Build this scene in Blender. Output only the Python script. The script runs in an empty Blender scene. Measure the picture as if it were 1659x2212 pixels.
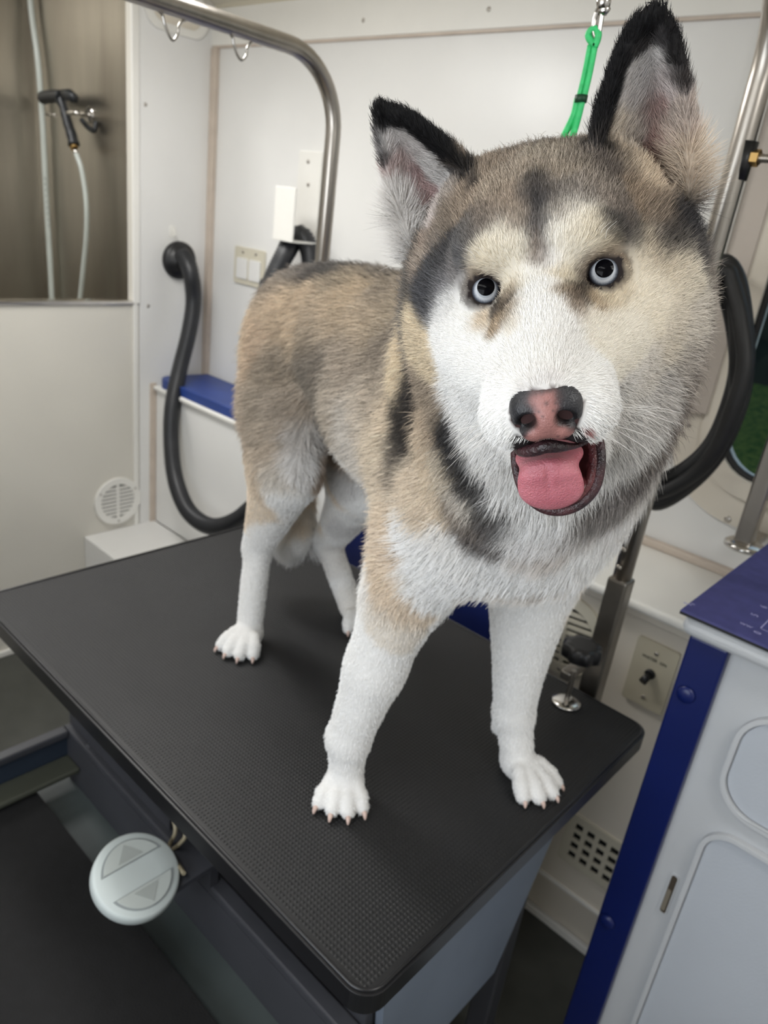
# husky on a grooming table in a mobile grooming van
import bpy, math, random
import numpy as np
from mathutils import Matrix, Vector
from mathutils.geometry import tessellate_polygon
PI = math.pi
random.seed(7)
rng = np.random.default_rng(7)
SC = bpy.context.scene
COL = SC.collection

# ------------------------------------------------------------------ camera, world, lamps, exposure
FPX = 1585.47
CAM = np.array([.261, -.379, 1.48])
RT = np.array([.72664583, .67600013, .12251395])      # right
DN = np.array([.34194433, -.20120331, -.91792772])    # image down
FW = np.array([-.59586904, .7089013, -.37735796])     # view direction
cd = bpy.data.cameras.new('camera'); cam = bpy.data.objects.new('camera', cd); COL.objects.link(cam)
cd.sensor_fit = 'VERTICAL'; cd.sensor_height = 36; cd.sensor_width = 27; cd.lens = FPX / 2212 * 36
cd.clip_start = .01
cam.matrix_world = Matrix(((RT[0], -DN[0], -FW[0], CAM[0]), (RT[1], -DN[1], -FW[1], CAM[1]), (RT[2], -DN[2], -FW[2], CAM[2]), (0, 0, 0, 1)))
cd.dof.use_dof = True; cd.dof.focus_distance = .42; cd.dof.aperture_fstop = 11.0
SC.camera = cam

w = bpy.data.worlds.new('sky'); SC.world = w; w.use_nodes = True
wn = w.node_tree; bgn = wn.nodes['Background']
sky = wn.nodes.new('ShaderNodeTexSky'); sky.sky_type = 'HOSEK_WILKIE'; sky.turbidity = 4
sky.sun_direction = (.3, .5, .8)
wn.links.new(sky.outputs[0], bgn.inputs[0]); bgn.inputs[1].default_value = 4.0

SC.view_settings.view_transform = 'Standard'; SC.view_settings.look = 'None'
SC.view_settings.exposure = 0.0; SC.view_settings.gamma = 1.0; SC.view_settings.use_curve_mapping = False

LAMPS = [((-1.2, .35, 1.985), (.9, .3), 13), ((-.2, -.65, 1.985), (1.2, .3), 7), ((.75, .15, 1.985), (.6, .3), 6), ((-2.45, .3, 2.335), (.5, .4), 14)]
for i, (p, s, e) in enumerate(LAMPS):
    ld = bpy.data.lights.new('ceiling_lamp', 'AREA'); ld.shape = 'RECTANGLE'; ld.size, ld.size_y = s; ld.energy = e
    ld.color = (1.0, .995, .985)
    if i in (0, 2):
        pd = bpy.data.lights.new('ceiling_lamp_glow', 'POINT'); pd.energy = e * .45; pd.shadow_soft_size = .06; pd.color = (1.0, .985, .96); ld.energy = e * .62
        po = bpy.data.objects.new('ceiling_lamp_glow', pd); COL.objects.link(po); po.location = (p[0], p[1], p[2] - .12)
    lo = bpy.data.objects.new('ceiling_lamp_light', ld); COL.objects.link(lo); lo.location = (p[0], p[1], p[2] - .045)

# fill daylight from an unseen window behind the camera, added to brighten the chest
ld = bpy.data.lights.new('window_fill', 'AREA'); ld.shape = 'RECTANGLE'; ld.size = 1.0; ld.size_y = .72; ld.energy = 9.5; ld.color = (.92, .96, 1.0)
lo = bpy.data.objects.new('window_fill', ld); COL.objects.link(lo); lo.location = (-.05, -1.06, 1.22); lo.rotation_euler = (math.radians(90), 0, 0)

# ------------------------------------------------------------------ helpers
def at(px, py, x=None, y=None, z=None, d=None):
    """the point of the plane x=, y= or z= that stands at photo pixel (px, py)"""
    v = RT * (px - 829.5) / FPX + DN * (py - 1106) / FPX + FW
    if x is not None: t = (x - CAM[0]) / v[0]
    elif y is not None: t = (y - CAM[1]) / v[1]
    elif z is not None: t = (z - CAM[2]) / v[2]
    else: t = d
    return CAM + t * v

def srgb(c):
    return tuple((v / 12.92 if v <= .04045 else ((v + .055) / 1.055) ** 2.4) for v in [k / 255 for k in c])

MATS = {}
def mat(name, rgb, rough=.5, metal=0.0, var=.06, scale=8.0, bump=0.0, bscale=200.0, spec=.5, coat=0.0, stretch=None, aniso=0.0, rgb2=None, vscale=None):
    if name in MATS: return MATS[name]
    m = bpy.data.materials.new(name); m.use_nodes = True; n = m.node_tree; N = n.nodes; Lk = n.links
    b = N['Principled BSDF']; c = srgb(rgb)
    tc = N.new('ShaderNodeTexCoord'); mp = N.new('ShaderNodeMapping'); Lk.new(tc.outputs['Object'], mp.inputs[0])
    if stretch: mp.inputs['Scale'].default_value = stretch
    nz = N.new('ShaderNodeTexNoise'); nz.inputs['Scale'].default_value = scale; nz.inputs['Detail'].default_value = 5
    Lk.new(mp.outputs[0], nz.inputs[0])
    mx = N.new('ShaderNodeMix'); mx.data_type = 'RGBA'
    c2 = srgb(rgb2) if rgb2 else tuple(max(0, v * (1 - var * 2)) for v in c)
    mx.inputs[6].default_value = (*c, 1); mx.inputs[7].default_value = (*c2, 1)
    rp = N.new('ShaderNodeMapRange'); rp.inputs[1].default_value = .35; rp.inputs[2].default_value = .7
    Lk.new(nz.outputs[0], rp.inputs[0]); Lk.new(rp.outputs[0], mx.inputs[0]); Lk.new(mx.outputs[2], b.inputs['Base Color'])
    b.inputs['Roughness'].default_value = rough; b.inputs['Metallic'].default_value = metal
    b.inputs['Specular IOR Level'].default_value = spec; b.inputs['Coat Weight'].default_value = coat
    if bump:
        nb = N.new('ShaderNodeTexNoise'); nb.inputs['Scale'].default_value = bscale; nb.inputs['Detail'].default_value = 3
        Lk.new(mp.outputs[0], nb.inputs[0]); bp = N.new('ShaderNodeBump'); bp.inputs['Strength'].default_value = bump
        bp.inputs['Distance'].default_value = .002; Lk.new(nb.outputs[0], bp.inputs['Height']); Lk.new(bp.outputs[0], b.inputs['Normal'])
    MATS[name] = m; return m

class MB:
    def __init__(s): s.v = []; s.f = []; s.sm = []
    def add(s, V, F, smooth=False):
        o = len(s.v); s.v += [tuple(map(float, p)) for p in V]; s.f += [tuple(i + o for i in f) for f in F]; s.sm += [smooth] * len(F)
    def box(s, a, b):
        (x0, y0, z0), (x1, y1, z1) = a, b
        x0, x1 = sorted((x0, x1)); y0, y1 = sorted((y0, y1)); z0, z1 = sorted((z0, z1))
        V = [(x, y, z) for z in (z0, z1) for y in (y0, y1) for x in (x0, x1)]
        s.add(V, [(0, 2, 3, 1), (4, 5, 7, 6), (0, 1, 5, 4), (2, 6, 7, 3), (0, 4, 6, 2), (1, 3, 7, 5)]); return s
    def tube(s, P, r, n=16, closed=False, caps=True, flat=1.0, up=None):
        P = [np.array(p, float) for p in P]; R = r if hasattr(r, '__len__') else [r] * len(P)
        m = len(P); rings = []; prev = None
        for i, p in enumerate(P):
            a = P[(i - 1) % m] if (closed or i > 0) else p; b = P[(i + 1) % m] if (closed or i < m - 1) else p
            t = b - a; t /= max(np.linalg.norm(t), 1e-9)
            if prev is None:
                q = np.array(up if up is not None else ((0, 0, 1) if abs(t[2]) < .9 else (1, 0, 0)), float)
            else: q = prev
            q = q - t * (q @ t); q /= max(np.linalg.norm(q), 1e-9); prev = q; w_ = np.cross(t, q)
            rings.append([p + R[i] * (math.cos(2 * PI * k / n) * q * flat + math.sin(2 * PI * k / n) * w_) for k in range(n)])
        V = [v for rg in rings for v in rg]; F = []
        for i in range(m if closed else m - 1):
            j = (i + 1) % m
            for k in range(n):
                l = (k + 1) % n; F.append((i * n + k, i * n + l, j * n + l, j * n + k))
        s.add(V, F, True)
        if caps and not closed:
            o = len(s.v) - len(V); s.f += [tuple(o + k for k in range(n))[::-1], tuple(o + (m - 1) * n + k for k in range(n))]; s.sm += [False, False]
        return s
    def lathe(s, prof, origin, axis, n=32, smooth=True):
        a = np.array(axis, float); a /= np.linalg.norm(a); q = np.array((0, 0, 1.) if abs(a[2]) < .9 else (1., 0, 0)); q -= a * (q @ a); q /= np.linalg.norm(q); w_ = np.cross(a, q)
        o = np.array(origin, float); V = []; F = []
        for (r, h) in prof:
            for k in range(n): V.append(o + a * h + max(r, 1e-5) * (math.cos(2 * PI * k / n) * q + math.sin(2 * PI * k / n) * w_))
        for i in range(len(prof) - 1):
            for k in range(n):
                l = (k + 1) % n; F.append((i * n + k, i * n + l, (i + 1) * n + l, (i + 1) * n + k))
        F.append(tuple(range(n))[::-1]); F.append(tuple((len(prof) - 1) * n + k for k in range(n)))
        s.add(V, F, smooth); s.sm[-1] = s.sm[-2] = False
        return s
    def plate(s, outer, holes, fr, t):
        """flat plate with holes; fr = (origin, u, v, w): 2-D outline in u,v, thickness t along w"""
        o, u, v, w_ = [np.array(k, float) for k in fr]
        loops = [outer] + list(holes); flat_ = [p for l in loops for p in l]
        tri = tessellate_polygon([[Vector((p[0], p[1], 0)) for p in l] for l in loops])
        n = len(flat_); V = [o + u * p[0] + v * p[1] for p in flat_] + [o + u * p[0] + v * p[1] + w_ * t for p in flat_]
        F = []
        for a, b, c in tri:
            A, B, C = flat_[a], flat_[b], flat_[c]
            if (B[0] - A[0]) * (C[1] - A[1]) - (B[1] - A[1]) * (C[0] - A[0]) < 0: b, c = c, b
            F.append((a, c, b)); F.append((a + n, b + n, c + n))
        k = 0
        for l in loops:
            m = len(l); ar = sum(l[i][0] * l[(i + 1) % m][1] - l[(i + 1) % m][0] * l[i][1] for i in range(m))
            for i in range(m):
                a, b = k + i, k + (i + 1) % m
                ccw = (ar > 0) == (l is outer)
                F.append((a, b, b + n, a + n) if ccw else (b, a, a + n, b + n))
            k += m
        s.add(V, F); return s
    def build(s, name, m, parent=None, bevel=0, seg=2, **props):
        me = bpy.data.meshes.new(name); me.from_pydata(s.v, [], s.f); me.validate()
        if len(me.polygons) == len(s.sm): me.polygons.foreach_set('use_smooth', s.sm)
        o = bpy.data.objects.new(name, me); COL.objects.link(o); me.materials.append(m)
        if parent is not None:
            o.parent = parent
            L_ = Vector(parent.get('_loc', (0, 0, 0))); o.matrix_parent_inverse = Matrix.Translation(-L_); o['_loc'] = (0., 0., 0.)
        if bevel:
            b = o.modifiers.new('bevel', 'BEVEL'); b.width = bevel; b.segments = seg; b.limit_method = 'ANGLE'; b.angle_limit = .6
            b.harden_normals = False
        for k, v in props.items(): o[k] = v
        return o

def rrect(w_, h, r, n=6, cx=0, cy=0):
    out = []
    for sx, sy, a0 in ((1, 1, 0), (-1, 1, 90), (-1, -1, 180), (1, -1, 270)):
        for k in range(n + 1):
            a = math.radians(a0 + 90 * k / n); out.append((cx + sx * (w_ / 2 - r) + r * math.cos(a), cy + sy * (h / 2 - r) + r * math.sin(a)))
    return out
def circ(r, n=32, cx=0, cy=0): return [(cx + r * math.cos(2 * PI * k / n), cy + r * math.sin(2 * PI * k / n)) for k in range(n)]
def spline(P, n=8):
    P = [np.array(p, float) for p in P]; Q = [2 * P[0] - P[1]] + P + [2 * P[-1] - P[-2]]; out = []
    for i in range(1, len(Q) - 2):
        a, b, c, d = Q[i - 1:i + 3]
        for k in range(n):
            t = k / n; out.append(.5 * (2 * b + (c - a) * t + (2 * a - 5 * b + 4 * c - d) * t * t + (3 * b - a - 3 * c + d) * t ** 3))
    out.append(P[-1]); return out
def resample(P, step):
    P = np.array(P); L_ = np.r_[0, np.cumsum(np.linalg.norm(np.diff(P, axis=0), axis=1))]; n = max(2, int(L_[-1] / step)); s = np.linspace(0, L_[-1], n)
    return np.stack([np.interp(s, L_, P[:, i]) for i in range(3)], 1)
def corrugated(mb, P, r, pitch=.008, depth=.0022, n=20):
    Q = resample(spline(P, 14), pitch / 2); mb.tube(Q, [r if i % 2 else r - depth for i in range(len(Q))], n); return mb

def thing(name, label, cat, loc=(0, 0, 0), group=None):
    o = bpy.data.objects.new(name, None); COL.objects.link(o); o.location = loc; o['_loc'] = tuple(map(float, loc))
    o['label'] = label; o['category'] = cat; o.empty_display_size = .05
    if group: o['group'] = group
    return o
def tag(o, label, cat, group=None):
    o['label'] = label; o['category'] = cat
    if group: o['group'] = group
    return o
def struct(o): o['kind'] = 'structure'; return o
def screw(pos, axis, r=.004, parent=None, name='screw', m=None):
    mb = MB(); mb.lathe([(r, 0), (r, .0008), (r * .75, .0018), (r * .3, .0022)], pos, axis, 12)
    return mb.build(name, m or M_STEEL, parent)
def text_obj(body, size, mtx, m, parent=None, name='printed_text', extrude=.0002):
    cu = bpy.data.curves.new(name, 'FONT'); cu.body = body; cu.size = size; cu.extrude = extrude; cu.align_x = 'CENTER'; cu.align_y = 'CENTER'; cu.resolution_u = 2
    t = bpy.data.objects.new(name, cu); COL.objects.link(t); dg = bpy.context.evaluated_depsgraph_get()
    me = bpy.data.meshes.new_from_object(t.evaluated_get(dg)); bpy.data.objects.remove(t)
    me.transform(mtx); o = bpy.data.objects.new(name, me); COL.objects.link(o); me.materials.clear(); me.materials.append(m)
    if parent is not None:
        o.parent = parent; o.matrix_parent_inverse = Matrix.Translation(-Vector(parent.get('_loc', (0, 0, 0))))
    return o

M_WALL = mat('white_wall_panel', (228, 227, 224), .32, 0, .03, 3.0, .08, 60, spec=.5)
M_WALL2 = mat('cream_wall_panel', (222, 214, 200), .35, 0, .03, 3.0, .05, 60)
M_TUB = mat('tub_front_laminate', (214, 210, 200), .3, 0, .04, 2.0)
M_TRIM = mat('beige_caulk_trim', (200, 186, 172), .5, 0, .06, 20)
M_WTRIM = mat('white_trim', (232, 230, 224), .35, 0, .02)
M_CEIL = mat('ceiling_cream', (225, 218, 200), .4, 0, .04, 3)
M_FLOOR = mat('dark_vinyl_floor', (74, 75, 70), .55, 0, .12, 12, .1, 120)
M_STEEL = mat('brushed_steel', (188, 182, 174), .3, 1.0, .08, 30, .15, 80, stretch=(1, 1, .06))
M_CHROME = mat('chrome', (205, 202, 198), .16, 1.0, .05, 40)
M_SHEET = mat('stainless_sheet', (180, 175, 164), .36, 1.0, .16, 3.0, .12, 90, stretch=(2, 2, .3), rgb2=(150, 144, 134))
M_BLACK = mat('black_rubber', (30, 30, 31), .5, 0, .15, 30, .15, 200)
M_HOSE = mat('black_hose_plastic', (40, 41, 44), .42, 0, .12, 30)
M_BPLAS = mat('black_plastic', (24, 24, 26), .4, 0, .1, 30)
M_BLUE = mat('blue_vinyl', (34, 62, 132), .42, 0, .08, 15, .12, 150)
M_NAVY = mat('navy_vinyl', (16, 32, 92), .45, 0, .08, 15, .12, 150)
M_HOSEG = mat('translucent_grey_hose', (190, 196, 190), .3, 0, .05, 10)
M_BRASS = mat('brass', (206, 170, 110), .3, 1.0, .08, 20)
M_PLATE = mat('almond_plastic', (206, 200, 182), .4, 0, .03)
M_DARK = mat('painted_hole_shade', (20, 20, 20), .9, 0)  # near-black for sheets that stand for shade behind openings
DOGH, DEN_HEAD, DEN_BODY = .003, 170, 28
# ------------------------------------------------------------------ room shell
YB, XL, ZC = 1.12, -1.9, 2.0
X1, Y0 = 1.3, -1.0
struct(MB().box((-3.15, Y0 - .05, -.05), (X1 + .05, YB + .05, 0)).build('floor', M_FLOOR))
struct(MB().box((XL - .035, Y0 - .05, ZC), (X1 + .05, YB + .05, ZC + .05)).build('ceiling', M_CEIL))
struct(MB().box((-3.15, Y0 - .05, 2.35), (XL - .035, YB + .05, 2.4)).build('ceiling_tub', M_CEIL))
struct(MB().box((XL - .035, Y0 - .05, ZC + .05), (XL, YB + .05, 2.4)).build('wall_tub_header', M_WALL))
WX0, WX1, WZ0, WZ1 = -.168, .60, 1.085, 1.72
mb = MB(); mb.plate([(XL, 0), (X1 + .05, 0), (X1 + .05, ZC), (XL, ZC)], [rrect(WX1 - WX0, WZ1 - WZ0, .09, 8, (WX0 + WX1) / 2, (WZ0 + WZ1) / 2)[::-1]], ((0, YB, 0), (1, 0, 0), (0, 0, 1), (0, 1, 0)), .05)
struct(mb.build('wall_back', M_WALL))
struct(MB().box((X1, Y0, 0), (X1 + .05, YB, ZC)).build('wall_right', M_WALL))
fwh = rrect(1.0, .72, .08, 8, -.05, 1.22)
mb = MB(); mb.plate([(-3.15, 0), (X1, 0), (X1, ZC + .35), (-3.15, ZC + .35)], [fwh[::-1]], ((0, Y0, 0), (1, 0, 0), (0, 0, 1), (0, -1, 0)), .05)
struct(mb.build('wall_front', M_WALL))
w2 = thing('unseen_window', 'x', 'x', (-.05, Y0, 1.22)); del w2['label'], w2['category']; w2['kind'] = 'structure'  # unseen window, added as the source of the fill daylight
MB().plate(rrect(1.10, .82, .12, 8, -.05, 1.22), [fwh[::-1]], ((0, Y0, 0), (1, 0, 0), (0, 0, 1), (0, 1, 0)), .012).build('window_frame', M_WALL2, w2, bevel=.004)
MB().box((-.06, Y0 - .02, .86), (-.04, Y0, 1.58)).build('window_bar', M_WTRIM, w2)
# tub partition wall: opening above the tub edge
mb = MB(); mb.plate([(Y0, 0), (YB, 0), (YB, ZC), (Y0, ZC)], [[(-.55, 1.117), (-.55, 1.965), (.852, 1.965), (.852, 1.117)]], ((XL - .035, 0, 0), (0, 1, 0), (0, 0, 1), (1, 0, 0)), .035)
struct(mb.build('wall_left', M_TUB))
# white outer skin on the partition beside the opening
struct(MB().box((XL, .868, .35), (XL + .004, YB, 1.97)).build('trim_1', M_WALL))
for i, (a, b, m) in enumerate([((XL, .846, 1.117), (XL + .009, .868, 1.97), M_WTRIM), ((XL, .846, .35), (XL + .008, .862, 1.117), M_WTRIM),
                            ((XL, .905, .35), (XL + .009, .928, .86), M_TRIM), ((XL + .004, YB - .016, .86), (XL + .03, YB, 1.862), M_TRIM),
                            ((XL, YB - .012, 1.868), (X1, YB, 1.962), M_WTRIM)]):
    struct(MB().box(a, b).build('trim_%d' % (i + 2), m, bevel=.002))
# trim between the tub front and the box step, thin beige strip standing for the rail's shadow line
struct(MB().box((XL, YB - .009, 1.862), (X1, YB, 1.868)).build('trim_7', M_TRIM))
# curved cove between wall and ceiling
prof = [(YB, 1.962)] + [(YB - .16 * (1 - math.cos(a)) , 1.962 + .037 * math.sin(a)) for a in np.linspace(.1, PI / 2, 8)] + [(YB, ZC - .0005)]
mb = MB(); V = [(x, y, z) for x in (XL + .001, X1) for (y, z) in prof]; n = len(prof)
mb.add(V, [(i, (i + 1) % n, (i + 1) % n + n, i + n) for i in range(n)] + [tuple(range(n)), tuple(range(n, 2 * n))[::-1]])
struct(mb.build('trim_8', M_CEIL))
struct(MB().box((XL, Y0, 0), (XL + .012, .865, .022)).build('baseboard_left', M_WTRIM, bevel=.004))
# tub interior: shower enclosure
struct(MB().box((-3.10, YB - .012, .35), (XL - .035, YB + .04, 2.35)).build('wall_tub_side', M_SHEET))
struct(MB().box((-3.15, Y0, .35), (-3.10, YB - .012, 2.35)).build('wall_tub_end', M_SHEET))
tb = MB(); tb.box((-3.09, -.6, .62), (XL - .05, YB - .02, .64)); tag(tb.build('bath_tub_floor', M_SHEET), 'stainless floor of the dog bath behind the white tub front', 'tub')
# polished lip along the opening's lower edge
struct(MB().box((XL - .04, -.55, 1.112), (XL + .008, .868, 1.124)).build('trim_9', M_CHROME, bevel=.003))
# recessed oval grip at the top of the partition
mb = MB(); mb.plate(rrect(.205, .11, .05, 8), [rrect(.16, .07, .034, 8)[::-1]], ((XL + .004, .985, 1.925), (0, 1, 0), (0, 0, 1), (1, 0, 0)), .012)
o = tag(mb.build('light_fitting', M_WTRIM, bevel=.004), 'cream rounded surface fitting high on the white partition above the black hose outlet', 'fitting')
MB().plate(rrect(.16, .07, .034, 8), [], ((XL + .004, .985, 1.925), (0, 1, 0), (0, 0, 1), (1, 0, 0)), .004).build('lens', M_WALL2, o)
# ceiling lamps' housings (lamps themselves are at the top of the script)
for i, (p, s, e) in enumerate(LAMPS):
    mb = MB(); mb.box((p[0] - s[0] / 2 - .02, p[1] - s[1] / 2 - .02, p[2] - .015), (p[0] + s[0] / 2 + .02, p[1] + s[1] / 2 + .02, p[2] + .015))
    tag(mb.build('ceiling_lamp', M_WTRIM, bevel=.006), ['long white ceiling lamp over the table and tub side', 'long white ceiling lamp over the dog', 'short white ceiling lamp behind the camera at the right', 'white ceiling lamp inside the steel tub enclosure'][i], 'lamp')

# small screws in the walls
for i, (q, lab) in enumerate([((320, 661, XL + .004), 'small grey screw beside the corner of the tub opening'), ((314, 226, XL + .004), 'small grey screw in the white partition high beside the steel')]):
    P = at(q[0], q[1], x=q[2]); tag(screw(P, (1, 0, 0), .0055), lab, 'screw')
for q, lab in (((785, 44), 'screw in the white rail at its left, above the arm bend'), ((1056, 20), 'screw in the white rail midway, left of the leash')):
    tag(screw(at(q[0], q[1], y=YB - .012), (0, -1, 0), .005), lab, 'screw')
# adhesive hook over the hose outlet
P = at(372, 500, x=XL + .004)
mb = MB(); mb.plate(rrect(.022, .036, .01, 4), [], (P, (0, 1, 0), (0, 0, 1), (1, 0, 0)), .003); mb.tube(spline([P + [.003, 0, .006], P + [.012, 0, -.006], P + [.016, 0, -.012], P + [.02, 0, -.004]], 4), .0022, 8)
tag(mb.build('adhesive_hook', M_WTRIM), 'tiny clear white adhesive hook above the black hose outlet', 'hook')

# ------------------------------------------------------------------ spray gun, wall hose
YS = YB - .012
def g(px, py, y=1.05): return at(px, py, y=y)
M_GUN = mat('gun_black', (28, 31, 34), .45, 0, .1, 40)
t = thing('spray_gun', 'black pistol spray gun with brass nozzle knob hung on the steel wall', 'spray gun', tuple(g(140, 230)))
mb = MB(); mb.tube(spline([g(92, 212), g(100, 210), g(118, 208), g(135, 209)], 4), [.021, .023] + [.0225] * 11, 18); mb.build('barrel', M_GUN, t)
mb = MB(); mb.tube(spline([g(128, 206), g(138, 235), g(146, 265), g(155, 292), g(160, 314)], 5), [.02] * 3 + [.0175, .016, .0155, .0165, .018, .0165, .0165, .0175, .018, .0175, .018, .019, .0195, .019, .0185, .0195, .0205, .021][:18], 18); mb.build('handle', M_GUN, t)
mb = MB(); mb.tube([g(138, 203), g(150, 205), g(160, 212), g(160, 222)], [.016, .02, .017, .011], 14); mb.build('valve_cap', M_GUN, t)
mb = MB(); mb.tube([g(146, 204), g(150, 203), g(157, 202)], [.006, .009, .007], 12); mb.build('brass_knob', M_BRASS, t)
mb = MB(); mb.tube([g(157, 311), g(161, 321)], [.015, .013], 16); mb.build('brass_collar', M_BRASS, t)
mb = MB(); mb.tube([g(162, 321), g(166, 337)], [.009, .0075], 14); mb.build('hose_connector', M_CHROME, t)
H = [g(165, 333), g(176, 365), g(186, 430), g(187, 500), g(180, 580), g(172, 660), at(168, 720, y=1.05)]
tag(MB().tube(spline(H, 8), .0095, 16).build('spray_hose', M_HOSEG), 'short translucent grey hose running down from the black spray gun', 'hose')
H = [at(62, -40, y=1.085), at(70, 40, y=1.085), at(82, 130, y=1.085), at(92, 260, y=1.085), at(100, 420, y=1.085), at(108, 560, y=1.085), at(113, 660, y=1.085), at(116, 740, y=1.085)]
wh = tag(MB().tube(spline(H, 8), .0115, 16).build('wall_hose', M_HOSEG), 'long translucent grey hose from the ceiling down the steel wall, left of the spray gun', 'hose')
M_INK = mat('faded_ink', (112, 118, 118), .5)
for a, b in (((69, 78), (73, 108)), ((97, 385), (106, 500))):
    for k in range(9):
        s_ = k / 9.; px = a[0] + (b[0] - a[0]) * s_; py = a[1] + (b[1] - a[1]) * s_
        P = at(px, py, y=1.0745); MB().box(P + np.array([-.003, -.0006, -.0035]), P + np.array([.003, .0003, .0035])).build('ink_mark', M_INK, wh)
# chrome gun hanger
t = thing('gun_hanger', 'chrome rod bracket on the steel wall holding the spray gun', 'bracket', tuple(at(190, 250, y=YS)))
mb = MB(); mb.tube(spline([at(146, 243, y=1.02), at(170, 245, y=1.03), at(196, 250, y=YS)], 5), .008, 12); mb.build('rod', M_CHROME, t)
mb = MB(); mb.lathe([(.03, 0), (.03, .003), (.022, .006), (.012, .008)], at(194, 248, y=YS), (0, -1, 0), 24); mb.build('rod_flange', M_CHROME, t)
mb = MB(); mb.tube([at(101, 247, y=1.06), at(120, 249, y=1.06)], .005, 10); mb.build('rod_tip', M_CHROME, t)
mb = MB(); mb.tube(spline([at(176, 258, y=1.06), at(190, 275, y=1.07), at(204, 282, y=1.09), at(208, 262, y=1.1)], 5), .009, 10); mb.build('rubber_catch', M_GUN, t)

# ------------------------------------------------------------------ dryer hose from the partition
FP = at(385, 562, x=XL + .004)
t = thing('dryer_hose', 'thick black corrugated dryer hose looping from its wall outlet behind the table', 'hose', tuple(FP))
mb = MB(); mb.lathe([(.058, 0), (.058, .012), (.050, .020), (.038, .022), (.036, .045), (.030, .045), (.030, .01)], FP, (1, 0, 0), 40); fl = mb.build('wall_flange', M_BPLAS, t)
for k in range(4):
    a = PI / 4 + k * PI / 2; screw(FP + np.array([.018, .047 * math.cos(a), .047 * math.sin(a)]), (1, 0, 0), .004, fl)
H = [FP + [.02, 0, 0], at(398, 556, x=-1.84), at(412, 590, x=-1.80), at(418, 650, x=-1.80), at(408, 720, x=-1.79), at(388, 800, x=-1.78), at(372, 880, x=-1.75), at(370, 960, x=-1.72), at(380, 1040, x=-1.66), at(408, 1105, x=-1.56), at(455, 1137, x=-1.44), at(510, 1125, x=-1.32), at(570, 1075, x=-1.22), at(640, 1020, x=-1.12)]
corrugated(MB(), H, .027, .0085, .0042, 22).build('corrugated_tube', M_HOSE, t)

# ------------------------------------------------------------------ hose holder and second hose on the back wall
t = thing('hose_holder', 'white U-shaped bracket screwed to the back wall, holding a black hose', 'bracket', tuple(at(665, 450, y=YB)))
def bx(p0, p1, y0, y1): return (p0[0], y0, p1[2]), (p1[0], y1, p0[2])
a = at(650, 325, y=YB); b = at(686, 500, y=YB)
mb = MB(); mb.box((a[0], YB - .006, b[2] - .05), (b[0], YB, a[2])); mb.build('back_plate', M_WTRIM, t, bevel=.002)
a2 = at(599, 401, y=YB - .13); b2 = at(634, 525, y=YB - .13)
mb = MB(); mb.box((a2[0], YB - .136, b2[2]), (b2[0], YB - .13, a2[2])); mb.build('front_plate', M_WTRIM, t, bevel=.002)
mb = MB(); mb.box((a2[0] + .004, YB - .13, b2[2]), (b2[0] - .004, YB - .006, b2[2] + .005)); mb.build('shelf_plate', M_WTRIM, t)
for py in (349, 399): screw(at(666, py, y=YB - .006), (0, -1, 0), .006, t)
t = thing('drying_hose', 'black ribbed hose hung over the white bracket with printed end cuff', 'hose', tuple(at(620, 520, y=YB - .07)))
H = [at(582, 620, y=YB - .14), at(600, 580, y=YB - .12), at(618, 545, y=YB - .1), at(634, 517, y=YB - .07), at(651, 509, y=YB - .06), at(668, 540, y=YB - .05), at(673, 590, y=YB - .05), at(668, 660, y=YB - .06), at(660, 730, y=YB - .08)]
corrugated(MB(), H, .0285, .0085, .0035, 20).build('corrugated_tube', M_HOSE, t)
C0, C1 = at(586, 612, y=YB - .14), at(556, 712, y=YB - .16)
mb = MB(); mb.tube([C0, C0 * .6 + C1 * .4, C1], [.031, .0305, .028], 20); cf = mb.build('end_cuff', M_BPLAS, t)
M_PRINT = mat('white_print', (215, 215, 212), .5)
for k, s_ in enumerate((.30, .62)):
    P = C0 * (1 - s_) + C1 * s_; q = P + np.array([.010, -.0296, .004]); MB().box(q - np.array([.010, .0012, .007]), q + np.array([.008, .0002, .007])).build('printed_letter', M_PRINT, cf)

# socket plate on the back wall
a = at(511, 530, y=YB); b = at(571, 625, y=YB)
t = thing('socket_plate', 'white double socket plate with flap covers, low on the back wall by the hose', 'socket', tuple((a + b) / 2))
cx, cz = (a[0] + b[0]) / 2, (a[2] + b[2]) / 2; w_, h_ = (b[0] - a[0]), a[2] - b[2]
mb = MB(); mb.plate(rrect(w_, h_, .008, 4, cx, cz), [], ((0, YB, 0), (1, 0, 0), (0, 0, 1), (0, -1, 0)), .006); mb.build('cover_plate', M_PLATE, t, bevel=.002)
for sx in (-1, 1):
    mb = MB(); mb.plate(rrect(w_ * .36, h_ * .56, .005, 3, cx + sx * w_ * .215, cz - .008), [], ((0, YB - .006, 0), (1, 0, 0), (0, 0, 1), (0, -1, 0)), .004); mb.build('rocker', M_WALL, t, bevel=.0015)
    screw((cx + sx * w_ * .215, YB - .006, cz + h_ * .37), (0, -1, 0), .005, t)

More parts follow.
